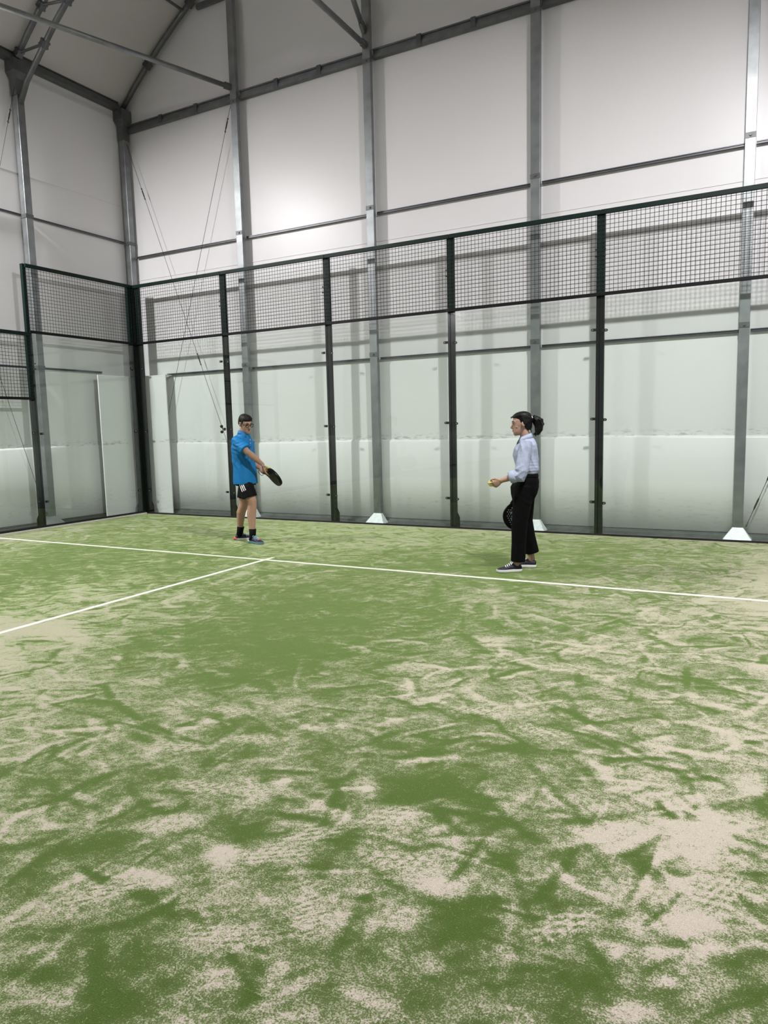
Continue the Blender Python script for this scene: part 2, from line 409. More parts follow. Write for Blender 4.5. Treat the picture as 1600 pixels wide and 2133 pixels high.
for x in (-0.16, 0.42, 1.05, 1.75):
    u = arc(x); l = arc(x+0.32, -0.40)
    one('web', lambda bm: tube(bm, loc(t, [(u[0], TY, u[1]), (l[0], TY, l[1])]), 0.02, 8), MT['galv_dark'], t)
    one('clamp', lambda bm: clampm(bm, Vector((l[0], TY, l[1]))-Vector(t.location), (0.72, 0, 0.69)), MT['rail'], t)
    one('clamp', lambda bm: clampm(bm, Vector((u[0], TY, u[1]))-Vector(t.location), (0.72, 0, 0.69)), MT['rail'], t)
def strut(a, b, r, label):
    a = Vector(a); b = Vector(b)
    t = thing('roof_strut', label, 'strut', a)
    one('tube', lambda bm: tube(bm, [(0, 0, 0), b-a], r, 10), MT['galv'], t, smooth=True)
    d = (b-a).normalized()
    one('end_plate', lambda bm: bar(bm, -d*0.03, d*0.09, 0.05, 0.09, (0, 0, 1)), MT['galv_dark'], t)
strut((2.20, 0.185, 6.83), (0.95, -3.55, 6.85), 0.036, 'long slanting steel tube from the column behind the man to the upper left')
strut((4.66, 0.185, 6.82), (4.66, -3.5, 6.85), 0.038, 'steel tube running out from the middle column under the roof, the flatter of two')
strut((4.65, 0.185, 7.02), (4.65, -1.76, 9.0), 0.036, 'steep steel brace rising from the middle column to the roof')
o = one('roof_purlin', lambda bm: tube(bm, [(1.30, 0.2, 8.21), (1.30, -6.0, 8.21)], 0.022, 8), MT['rail']); tag(o, 'thin dark purlin under the roof meeting the gable rafter at the top of the picture', 'purlin')
# bracing cables
def cable(a, b, label, buckles):
    a = Vector(a); b = Vector(b); t = thing('bracing_cable', label, 'cable', a, 0, 'bracing cables'); d = b-a
    one('rope', lambda bm: tube(bm, [(0, 0, 0), d], 0.0035, 6), MT['cable'], t)
    for f in buckles:
        c = d*f; n = d.normalized()
        one('turnbuckle', lambda bm: (tube(bm, [c-n*0.08, c-n*0.045, c+n*0.045, c+n*0.08], [0.005, 0.010, 0.010, 0.005], 8), torus(bm, c-n*0.095, 0.014, 0.004, n, frame_of(n)[0], 12, 5), torus(bm, c+n*0.095, 0.013, 0.004, n, frame_of(n)[0], 12, 5)), MT['cable'], t)
    one('shackle', lambda bm: torus(bm, d.normalized()*0.04, 0.028, 0.008, d.normalized(), frame_of(d)[0], 12, 5), MT['galv_dark'], t)
cable((2.17, 0.235, 0.16), (-0.17, 0.235, 6.45), 'bracing cable falling from the top of the corner column to the right', (0.40, 0.86))
cable((-0.10, 0.235, 0.25), (2.18, 0.24, 6.62), 'bracing cable falling from the column behind the man towards the hall corner', (0.95,))
cable((9.685, 0.235, 0.15), (12.0, 0.235, 6.45), 'bracing cable with a turnbuckle at the foot of the rightmost column', (0.045, 0.10))
cable((-0.21, -1.86, 0.16), (-0.21, -3.65, 6.6), 'bracing cable rising to the left from the foot of the side column', (0.06,))
cable((-0.21, -3.65, 0.12), (-0.21, -1.84, 6.62), 'bracing cable falling to the left from the top of the side column', (0.93,))
# corner cladding box
t = thing('corner_cladding', 'white boxed cladding in the hall corner behind the glass, below rail height', 'cladding', (-0.15, 0.15, 0))
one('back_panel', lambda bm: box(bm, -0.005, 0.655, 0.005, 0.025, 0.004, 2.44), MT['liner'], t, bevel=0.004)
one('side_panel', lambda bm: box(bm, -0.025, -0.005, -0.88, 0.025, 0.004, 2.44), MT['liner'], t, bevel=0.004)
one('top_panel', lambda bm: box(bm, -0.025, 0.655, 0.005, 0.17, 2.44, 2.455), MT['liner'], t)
# ================================================================ COURT ENCLOSURE
PW = 0.05
def clip(bm, s):
    # stadium shaped clamp plate reaching from the post over the pane, with its bolt
    x0, x1 = s*0.035, s*0.085
    bar(bm, (x0, -0.017, 0), (x1, -0.017, 0), 0.034, 0.006, (0, 1, 0))
    bmesh.ops.create_cone(bm, segments=14, radius1=0.017, radius2=0.017, depth=0.006, cap_ends=True, matrix=Matrix.Translation((x1, -0.017, 0)) @ Matrix.Rotation(math.pi/2, 4, 'X'))
    torus(bm, (x1-s*0.004, -0.020, 0), 0.013, 0.004, (1, 0, 0), (0, 0, 1), 14, 5)
def clip_bolt(bm, s):
    bmesh.ops.create_cone(bm, segments=10, radius1=0.0085, radius2=0.0085, depth=0.006, cap_ends=True, matrix=Matrix.Translation((s*0.081, -0.023, 0)) @ Matrix.Rotation(math.pi/2, 4, 'X'))
CLIP_Z = (0.43, 1.48, 2.575)
def fence_post(loc, rz, label, hz, glass_z, clips, flare=(1, 1), upper=True, w=PW):
    """local x along the fence, local -y into the court"""
    t = thing('fence_post', label, 'post', loc, rz, 'court fence posts')
    def lowp(bm):
        for s in (-1, 1): box(bm, s*w/2-w/2+0.002, s*w/2+w/2-0.002, 0.014, 0.066, 0.012, glass_z)
        box(bm, -0.006, 0.006, 0.018, 0.062, 0.012, glass_z)
    one('lower_tube', lowp, MT['post'], t, bevel=0.004)
    if upper: one('upper_tube', lambda bm: box(bm, -w, w, 0.010, 0.066, glass_z, hz-0.004), MT['green'], t, bevel=0.004)
    def base(bm):
        a, b = -w-0.035*flare[0], w+0.035*flare[1]
        pts = [(a, 0.012), (b, 0.012), (b, 0.15), (w+0.001, 0.22), (-w-0.001, 0.22), (a, 0.15)]
        f = [bm.verts.new((x, 0.050, z)) for x, z in pts]; g = [bm.verts.new((x, 0.058, z)) for x, z in pts]
        bm.faces.new(f); bm.faces.new(g[::-1])
        for k in range(6): bm.faces.new((f[k], g[k], g[(k+1) % 6], f[(k+1) % 6]))
        box(bm, a-0.01, b+0.01, 0.010, 0.11, 0.002, 0.012)
    one('base_plate', base, MT['post'], t)
    for s in clips:
        for z in CLIP_Z:
            if z > glass_z: continue
            c = one('glass_clip', lambda bm: clip(bm, s), MT['black'], t); c.location = (0, 0, z-0.012*(s > 0))
            one('bolt', lambda bm: clip_bolt(bm, s), MT['bolt'], c)
    if upper:
        for s in clips:
            for z in (hz-0.46, hz-0.54):
                one('mesh_bolt', lambda bm: ball(bm, (s*(w+0.006), 0.0, z), 0.011, 8), MT['black'], t)
    return t
def mesh_panel(loc, rz, L, z0, z1, label, trim=0.0):
    t = thing('mesh_panel', label, 'fence panel', loc, rz, 'wire mesh fence panels')
    one('top_rail', lambda bm: box(bm, 0.002, L-0.002-trim, -0.026, 0.009, z1-0.055, z1), MT['green'], t, bevel=0.004)
    one('bottom_rail', lambda bm: box(bm, 0.002, L-0.002-trim, -0.028, 0.009, z0-0.018, z0+0.022), MT['frame'], t, bevel=0.003)
    def wires(bm):
        r = 0.0030; sp = 0.0508
        n = int((L-0.01)/sp); off = (L-n*sp)/2
        for i in range(n+1): tube(bm, [(off+i*sp, -0.0005, z0+0.01), (off+i*sp, -0.0005, z1-0.02)], r, 4, cap=False)
        m = int((z1-z0-0.06)/sp)
        for j in range(1, m+1): tube(bm, [(0.004, -0.005, z0+0.01+j*sp), (L-0.004-trim, -0.005, z0+0.01+j*sp)], r, 4, cap=False)
    o = one('wire_mesh', wires, MT['wire'], t); o['kind'] = 'stuff'
    return t
def pane(loc, rz, L, z1, label):
    o = one('glass_pane', lambda bm: box(bm, 0.005, L-0.005, -0.012, 0.0, 0.026, z1), MT['glass'])
    o.location = loc; o.rotation_euler = (0, 0, rz)
    return tag(o, label, 'glass pane', 'court glass panes')
SY = -2.07
seen = ('beside the corner', 'left of the man', 'between the man and the middle column', 'left of the woman', 'right of the woman')
PL = ('back fence post in the court corner', 'back fence post just left of the man', 'back fence post second from the corner, in open view right of the man',
      'back fence post third from the corner, left of the woman', 'back fence post fourth from the corner, right of the woman')
for i in range(5):
    x = 2.0*i
    if i == 0:
        cp = fence_post((0.062, 0, 0), 0, PL[0], 4.0, 2.985, (1,), (0, 1))
        one('corner_tube', lambda bm: box(bm, -0.145, -0.053, 0.012, 0.085, 0.0, 3.996), MT['post'], cp, bevel=0.004)
    else: fence_post((x, 0, 0), 0, PL[i], 4.0, 2.985, (-1, 1), (0 if i == 4 else 0.1, 1 if i in (1, 2, 3) else 0))
    pane((x, 0, 0), 0, 2.0, 2.965, 'tall clear glass pane of the back fence, %s from the corner' % ordinal(i))
    mesh_panel((x, 0, 0), 0, 2.0, 3.0, 4.0, 'dark wire mesh panel over the %s back pane from the corner' % ordinal(i))
RZ = -math.pi/2   # local x runs to -Y, local -y must face +X: rotate and mirror via position
def side(loc_y):  # helper: local frame whose x axis is -Y ... +Y
    return (0.0, loc_y, 0.0)
SR = math.pi/2    # local x -> +Y, local -y -> +X (into the court)
fence_post((0, -0.062, 0), SR, 'left fence post in the court corner', 4.0, 2.985, (-1,), (1, 0))
fence_post((0, SY, 0), SR, 'left fence post where the high mesh steps down', 2.99, 1.99, (-1, 1), (1, 0))
one_post = one('fence_post', lambda bm: box(bm, -0.028, 0.028, 0.010, 0.066, 2.99, 4.0), MT['green'], None, bevel=0.004)
one_post.location = (0, SY, 0); one_post.rotation_euler = (0, 0, SR)
one_post.name = 'post_extension'; one_post.parent = None
tag(one_post, 'slim upright green tube carrying the end of the high mesh on the left', 'post', 'court fence posts')
fence_post((0, SY-2.0, 0), SR, 'left fence post beyond the left edge of the picture', 2.99, 1.99, (-1, 1), (1, 0))
pane((0, SY, 0), SR, -SY, 2.965, 'tall clear glass pane of the left fence, next to the corner')
pane((0, SY-2.0, 0), SR, 2.0, 1.965, 'lower clear glass pane of the left fence, at the left edge')
mesh_panel((0, SY, 0), SR, -SY, 3.0, 4.0, 'dark wire mesh panel over the left pane next to the corner', 0.03)
mesh_panel((0, SY-2.0, 0), SR, 2.0, 2.0, 2.99, 'lower dark wire mesh panel at the left edge of the picture')
o = one('ground_seal', lambda bm: box(bm, -0.018, 10.0, -0.018, 0.008, -0.002, 0.024), MT['rubber']); tag(o, 'black rubber seal strip under the back glass', 'seal')
o = one('ground_seal', lambda bm: box(bm, -0.008, 0.016, -9.9, -0.018, -0.002, 0.052), MT['rubber']); tag(o, 'black rubber seal strip under the left glass', 'seal')
# net hooks stored on the post left of the man
t = thing('net_hook', 'small black double hook fixed to the fence post left of the man', 'hook', (1.93, -0.004, 1.43))
for dz, r in ((0.09, 0.028), (0.0, 0.026)):
    one('disc', lambda bm: (bmesh.ops.create_cone(bm, segments=16, radius1=r, radius2=r*0.8, depth=0.02, cap_ends=True, matrix=Matrix.Translation((-0.045, -0.025, dz)) @ Matrix.Rotation(math.pi/2, 4, 'X')), torus(bm, (-0.045, -0.034, dz), r*0.6, 0.006, (1, 0, 0), (0, 0, 1), 14, 5)), MT['black'], t)
one('hook_arm', lambda bm: (tube(bm, [(0.02, 0.0, 0.03), (-0.02, -0.02, 0.04), (-0.045, -0.02, 0.09)], 0.007, 6), tube(bm, [(0.02, 0.0, 0.03), (-0.02, -0.02, 0.02), (-0.045, -0.02, 0.0)], 0.007, 6)), MT['black'], t)

# ================================================================ TURF
MAP = ['7877757369656156514744413735363739393836353535354045495050505050505050505050503135', '8180797776737065615752484541373536373939383735353535404549505050505050505050423559', '8483828079777674706662575348454238353637393938373535353540454950505050504045443459', '8685848382817978767471676358534945423835363738393837353535354045495050294546353159', '8887868585848281807876757267635954494642393536373839383735353535404227454839354259', '8689888786868584838180787775726864595549464339353637384038373535312936494335335059', '6976848988878786858483828079777573696560555047433935363738403939404548494231315059', '5360677482898888878685848382807977767470656156514744403635404442414743464530353859', '3844515764727987898887868585848281797876747066615752474546433634383740476238486345', '2430364248556269778489888787868584838180787675716762575342383434373843243647617247', '1920222834404653606774828988888786858483818078777262534341403832373632263956677259', '1818191920253137445057647280888988878685848382746553444442393333333433314154636955', '1717181819192023293541485562697785898887868375665341353435363233344043354853546560', '1616171718181819192127333946526067758389837566543925212021232637414544415351516369', '1516161617171718181919202430374350576468696859463120120709122030404845475151496069', '1916151516161617171818191919222834435055595950382718120705061326364343495055485669', '2523201815151616161717171818192127364654595244352517100705071424343944505159465267', '3128262422191715151616161717202430405159555042332518120705071523303746515458485265', '3634323027252320181515161618212533424850524839322620141008111620273546505758525664', '4139373533312927242219161517202532364042413936322620151212161921273645465256565964', '4544424039363432302722181617182226303335353433302520171416192125293743404955596365', '4747464544424038322620171718192123262931323332292421181719212427313841424856636767', '4949484746464235272118171717192022252730333431282522191920232629323741455055636969', '5553514948423528201817161617181921232630333331282522212021232427313743465053606870', '6159575344362823211916151516171819222630323332292623212021212224273341475051586772', '6765585042342825211918171716151618232731333434322925212020191921232936434749576673', '7163564840363228252321202020201921242933363737363126232120171617202532404447566774', '6861534743393532292624242525262729313437404041373126242220171615162129384246556877', '6156534945413834312928293030313336394245454544373127252320171717182027363945546979', '5452504845433936333233343535373941444851515249433427252320191919202329353844537082', '5149474542403835363738383940414345485052555758524639332520202021222531363944537184', '4947444240373536383941434444454648505254565859585652453831262323242733363945527183', '4644423937353638394143444546474849515355585959585755524943373431282934373945517082', '4441393735363839414344454647484951535557595959585756535047454440383738383945517081', '4139373536383941434445464748495052545658595959595856545149484746464545454648526980', '3937353638394142444546474849495153555759595959595857555251504948484950515456607481', '3635363839414244454647474849515355565859595959595857565453525150515152545761688086', '3536383941424445464647484950525456585959595959595857565554545353535455566063698289']
BL = [(8.347, -7.562, 0.05, 0.025, -0.049, 0.056, 0.7), (9.09, -7.389, 0.067, 0.033, -0.025, 0.056, 0.6), (8.568, -6.944, 0.043, 0.021, -0.039, 0.068, 0.7), (8.783, -7.089, 0.072, 0.035, -0.033, 0.064, 0.6), (9.761, -6.706, 0.164, 0.08, -0.014, 0.162, 0.5), (9.795, -7.225, 0.063, 0.031, -0.005, 0.056, 0.7), (9.494, -6.887, 0.111, 0.054, -0.014, 0.072, 0.6), (8.563, -7.204, 0.056, 0.027, -0.036, 0.056, 0.4), (8.03, -7.501, 0.061, 0.03, -0.054, 0.053, 0.4), (8.236, -7.758, 0.054, 0.027, -0.031, 0.03, 0.5), (9.032, -7.572, 0.082, 0.041, -0.033, 0.063, 0.45), (9.087, -7.707, 0.021, 0.011, -0.01, 0.019, 0.3), (7.523, -6.723, 0.048, 0.023, -0.041, 0.045, 0.5), (7.608, -5.388, 0.063, 0.028, -0.042, 0.071, 0.4), (7.648, -5.717, 0.081, 0.037, -0.038, 0.061, 0.4), (7.259, -6.685, 0.081, 0.038, -0.057, 0.058, 0.4), (8.127, -6.478, 0.106, 0.05, -0.031, 0.049, 0.4), (8.356, -4.859, 0.116, 0.051, -0.044, 0.123, 0.5), (7.851, -3.452, 0.115, 0.047, -0.05, 0.14, 0.4), (8.478, -2.66, 0.161, 0.065, -0.043, 0.19, 0.3), (7.789, -3.859, 0.163, 0.069, -0.055, 0.139, 0.3), (8.212, -7.241, 0.051, 0.025, -0.047, 0.058, 0.3), (8.075, -8.025, 0.079, 0.04, -0.039, 0.029, 0.4), (9.852, -7.323, 0.069, 0.034, -0.003, 0.042, 0.3), (9.713, -7.618, 0.062, 0.031, -0.005, 0.03, 0.5), (9.631, -7.434, 0.016, 0.008, -0.005, 0.026, 0.7), (9.762, -7.482, 0.024, 0.012, -0.003, 0.02, 0.6), (8.703, -7.989, 0.052, 0.026, -0.021, 0.024, 0.3), (8.405, -8.23, 0.067, 0.034, -0.034, 0.026, 0.4), (7.744, -7.89, 0.045, 0.022, -0.051, 0.036, 0.3), (9.906, -6.297, 0.074, 0.036, -0.004, 0.116, 0.4), (9.918, -4.735, 0.098, 0.044, -0.002, 0.11, 0.3), (5.165, -5.94, 0.31, 0.135, -0.121, 0.088, 0.6), (5.655, -5.992, 0.194, 0.086, -0.124, 0.099, 0.4), (9.547, -3.12, 0.238, 0.1, -0.012, 0.17, 0.5), (8.758, -6.894, 0.094, 0.045, -0.066, 0.136, -0.5), (8.653, -7.266, 0.062, 0.03, -0.073, 0.118, -0.5), (9.22, -7.177, 0.049, 0.024, -0.022, 0.063, -0.6), (9.639, -7.013, 0.041, 0.02, -0.009, 0.058, -0.6), (8.887, -6.789, 0.103, 0.05, -0.06, 0.143, -0.3), (9.196, -7.49, 0.069, 0.034, -0.048, 0.116, -0.35), (9.546, -7.601, 0.066, 0.033, -0.016, 0.064, -0.35), (7.93, -7.687, 0.108, 0.053, -0.073, 0.063, -0.4), (8.275, -8.204, 0.052, 0.026, -0.034, 0.025, -0.4), (8.528, -8.184, 0.077, 0.039, -0.044, 0.038, -0.5), (9.026, -5.338, 0.015, 0.007, -0.022, 0.094, -1.0), (9.566, -5.074, 0.019, 0.009, -0.015, 0.148, -1.0), (9.563, -6.963, 0.023, 0.011, -0.006, 0.033, -0.5), (9.737, -6.613, 0.031, 0.015, -0.003, 0.035, -0.5), (9.967, -6.465, 0.034, 0.017, -0.001, 0.066, -0.5), (7.294, -5.724, 0.309, 0.139, -0.144, 0.198, -0.3), (7.249, -6.221, 0.153, 0.07, -0.074, 0.087, -0.3), (9.049, -6.948, 0.04, 0.019, -0.047, 0.124, -0.3), (9.262, -7.385, 0.045, 0.022, -0.012, 0.033, -0.3), (8.589, -6.522, 0.137, 0.065, -0.051, 0.106, -0.35), (7.918, -7.5, 0.099, 0.048, -0.053, 0.049, -0.3), (8.278, -7.432, 0.079, 0.038, -0.054, 0.064, -0.35)]
ST = [([(6.596, -6.564), (6.86, -6.725), (7.241, -6.863), (7.519, -6.917), (7.736, -6.928)], 0.017, -0.8), ([(8.025, -7.874), (8.034, -7.747), (8.046, -7.597)], 0.005, 0.6), ([(6.451, -6.876), (6.771, -6.913), (7.083, -6.904), (7.415, -6.936)], 0.01, -0.5), ([(9.604, -6.545), (9.647, -6.62), (9.697, -6.668)], 0.016, -1), ([(9.531, -7.251), (9.522, -7.395), (9.612, -7.512), (9.674, -7.588)], 0.018, -0.45), ([(8.412, -6.93), (8.554, -7.19), (8.715, -7.58), (8.785, -7.869), (8.842, -8.059)], 0.021, -0.3), ([(9.909, -7.013), (9.956, -7.087), (9.985, -7.141)], 0.014, -0.4), ([(8.877, -6.995), (9.115, -7.121), (9.275, -7.193)], 0.016, -0.5), ([(8.694, -6.015), (8.916, -6.226), (9.06, -6.325)], 0.013, -0.6), ([(8.087, -4.793), (8.476, -5.193), (8.817, -5.328)], 0.021, -0.5), ([(8.879, -3.892), (9.168, -4.19), (9.429, -4.554)], 0.026, -0.45), ([(8.375, -6.021), (8.55, -6.047), (8.758, -6.117)], 0.015, -0.5), ([(9.082, -6.467), (9.255, -6.653), (9.38, -6.787)], 0.015, -0.4), ([(7.419, -7.743), (7.493, -7.549), (7.542, -7.254)], 0.027, -0.35), ([(7.832, -8.018), (7.798, -7.702), (7.86, -7.371)], 0.018, -0.4), ([(8.649, -7.69), (8.727, -7.836), (8.794, -7.962)], 0.03, -0.35), ([(9.136, -6.289), (9.322, -6.278), (9.498, -6.268)], 0.012, -0.4), ([(8.02, -7.842), (7.993, -7.965), (8.003, -8.132)], 0.015, 0.35), ([(8.163, -8.182), (8.222, -8.089), (8.264, -8.024)], 0.014, 0.3), ([(9.642, -7.171), (9.752, -7.301), (9.819, -7.35)], 0.011, -0.4), ([(9.675, -7.296), (9.725, -7.179), (9.755, -7.09)], 0.007, -0.6), ([(5.453, -5.024), (5.342, -4.382), (5.254, -3.578)], 0.037, 0.4), ([(5.081, -6.114), (5.1, -5.595), (5.174, -4.919)], 0.032, 0.4), ([(9.899, -1.483), (9.899, -2.794), (9.947, -3.976)], 0.112, 0.3)]
PR = [(8.03, -7.501, 0.6), (8.156, -7.871, 0.9), (8.495, -7.489, 0.6), (8.764, -7.653, 2.2), (8.628, -7.864, 0.5), (7.615, -6.985, 0.4), (8.888, -7.326, 0.3), (8.927, -5.157, 0.1), (8.186, -7.149, 0.3), (7.962, -7.236, 0.2), (8.731, -7.104, 1.0), (7.245, -6.583, 0.2), (6.294, -6.57, 0.2), (6.517, -6.02, 0.2), (6.192, -6.75, 0.3), (9.858, -7.039, 1.2), (8.672, -6.025, 0.2), (9.069, -6.125, 0.2), (7.868, -6.78, 0.3), (6.785, -6.434, 0.1), (7.534, -6.557, 0.2), (8.068, -5.575, 0.2), (8.562, -7.327, 0.8), (9.478, -7.383, 0.9)]
gx, gy = 1334, 1234                                   # raster of sand cover, 7.5 mm cells, world x 0..10, y -9.25..0
X = np.linspace(0, 10, gx)[None, :]; Y = np.linspace(-9.25, 0, gy)[:, None]
base = np.array([[int(r[2*k:2*k+2])/99 for k in range(len(r)//2)] for r in MAP])
def bil(A, u, v):
    u = np.clip(u, 0, A.shape[1]-1.001); v = np.clip(v, 0, A.shape[0]-1.001)
    i = u.astype(int); j = v.astype(int); fu = u-i; fv = v-j
    return (A[j, i]*(1-fu)+A[j, i+1]*fu)*(1-fv)+(A[j+1, i]*(1-fu)+A[j+1, i+1]*fu)*fv
def vnoise(fx, fy, seed, ang=0.0):
    r = np.random.default_rng(seed); A = r.random((int(14*fy)+60, int(14*fx)+60))
    c, s = math.cos(ang), math.sin(ang)
    U = (X*c+Y*s)*fx; V = (-X*s+Y*c)*fy
    U = U-U.min(); V = V-V.min()
    U = np.broadcast_to(U, (gy, gx)) % (A.shape[1]-2); V = np.broadcast_to(V, (gy, gx)) % (A.shape[0]-2)
    i = U.astype(int); j = V.astype(int); fu = U-i; fv = V-j; fu = fu*fu*(3-2*fu); fv = fv*fv*(3-2*fv)
    return (A[j, i]*(1-fu)+A[j, i+1]*fu)*(1-fv)+(A[j+1, i]*(1-fu)+A[j+1, i+1]*fu)*fv
F = bil(base, np.broadcast_to(X/0.25, (gy, gx)), np.broadcast_to((Y+9.25)/0.25, (gy, gx)))
base_s = F.copy()
F = F + 0.24*(vnoise(3.2, 5.0, 1, 0.3)-0.5) + 0.32*(vnoise(7, 12, 2, -0.5)-0.5) + 0.36*(vnoise(14, 24, 3, 0.9)-0.5) + 0.26*(vnoise(30, 46, 4, 0.2)-0.5) + 0.2*(vnoise(60, 85, 5, 0.6)-0.5)
def stroke(p, q, wd, amp, bend=0.0, rim=0.5):
    """soft swipe from p to q; negative amp drags sand off and piles it on a rim"""
    p = np.array(p); q = np.array(q); m = (p+q)/2; dv = q-p; L = np.hypot(*dv)+1e-6; d = dv/L; nv = np.array([-d[1], d[0]])
    R = L/2+wd*3
    i0 = max(0, int((m[0]-R)/10*(gx-1))); i1 = min(gx, int((m[0]+R)/10*(gx-1))+2)
    j0 = max(0, int((m[1]-R+9.25)/9.25*(gy-1))); j1 = min(gy, int((m[1]+R+9.25)/9.25*(gy-1))+2)
    if i1 <= i0 or j1 <= j0: return
    xx = X[:, i0:i1]-m[0]; yy = Y[j0:j1]-m[1]
    u = (xx*d[0]+yy*d[1])/(L/2); v = xx*nv[0]+yy*nv[1]-bend*(1-u*u)
    e = np.clip(1.15-np.abs(u)**3*1.15, 0, 1)
    k = np.exp(-(v/wd)**2)*e
    F[j0:j1, i0:i1] += amp*k
    if rim: F[j0:j1, i0:i1] -= rim*amp*np.exp(-((v-wd*1.6)/(wd*0.7))**2)*e
for n in range(6000):
    x, y = rng.uniform(0, 10), rng.uniform(-8.2, 0)
    L = rng.uniform(0.08, 0.42); a = rng.normal(0.25, 0.75) if rng.random() < 0.75 else rng.uniform(0, math.pi)
    wd = rng.uniform(0.006, 0.028); s = 1 if rng.random() < 0.42 else -1
    c = bil(base, np.array([[x/0.25]]), np.array([[(y+9.25)/0.25]]))[0, 0]
    stroke((x-math.cos(a)*L/2, y-math.sin(a)*L/2), (x+math.cos(a)*L/2, y+math.sin(a)*L/2), wd, s*rng.uniform(0.14, 0.60)*(0.35+1.3*c*(1-0.3*c)), rng.normal(0, 0.03), rng.uniform(0, 0.7))
for (cx, cy, ax, ay, bx, by, am) in BL:
    det = ax*by-ay*bx
    R = math.hypot(ax, ay)+math.hypot(bx, by)
    dx = X-cx; dy = Y-cy
    U = (dx*by-dy*bx)/det; V = (-dx*ay+dy*ax)/det
    F += am*np.exp(-(np.clip(U*U+V*V, 0, 40))**1.3)
for pts, wd, am in ST:
    for p, q in zip(pts, pts[1:]): stroke(p, q, wd*1.2, am*0.9, 0, 0.3)
for (cx, cy, a) in PR:                                 # shoe prints: ridged lattice of sand
    L = 0.14
    dx = X-cx; dy = Y-cy; u = dx*math.cos(a)+dy*math.sin(a); v = -dx*math.sin(a)+dy*math.cos(a)
    msk = np.exp(-np.clip((u/L)**2+(v/0.055)**2, 0, 30)**2)
    lat = np.maximum(np.abs(np.sin(u*math.pi/0.026+v*40))**3, np.abs(np.sin(v*math.pi/0.024))**3)
    F = F*(1-msk*0.9) + msk*0.9*(0.10+1.0*lat)
F += 0.5*np.exp(-(Y+0.02)/-0.10)*0.6 + 0.35*np.exp(-X/0.10)
F = np.clip(0.455+(F-0.5)*0.86, 0, 1)
# sheet graded finer towards the entrance corner, from where the court is seen
nx, ny = 640, 560
sx = np.linspace(0, 1, nx); xsv = 10*(1-(1-sx)**1.25); sy = np.linspace(0, 1, ny); ysv = -9.25+9.25*sy**1.25
GX, GY = np.meshgrid(xsv, ysv)
val = bil(F, GX/10*(gx-1), (GY+9.25)/9.25*(gy-1))
me = bpy.data.meshes.new('turf')
co = np.stack([GX, GY, 0.0015*val+0.0], -1).reshape(-1, 3)
idx = np.arange(nx*ny).reshape(ny, nx)
quads = np.stack([idx[:-1, :-1], idx[:-1, 1:], idx[1:, 1:], idx[1:, :-1]], -1).reshape(-1, 4)
me.vertices.add(nx*ny); me.vertices.foreach_set('co', co.ravel())
me.loops.add(quads.size); me.loops.foreach_set('vertex_index', quads.ravel().astype(np.int32))
me.polygons.add(len(quads)); me.polygons.foreach_set('loop_start', np.arange(0, quads.size, 4, dtype=np.int32))
me.update(calc_edges=True)
at = me.attributes.new('sand', 'FLOAT', 'POINT'); at.data.foreach_set('value', val.ravel().astype(np.float32))
me.polygons.foreach_set('use_smooth', np.ones(len(quads), dtype=bool))
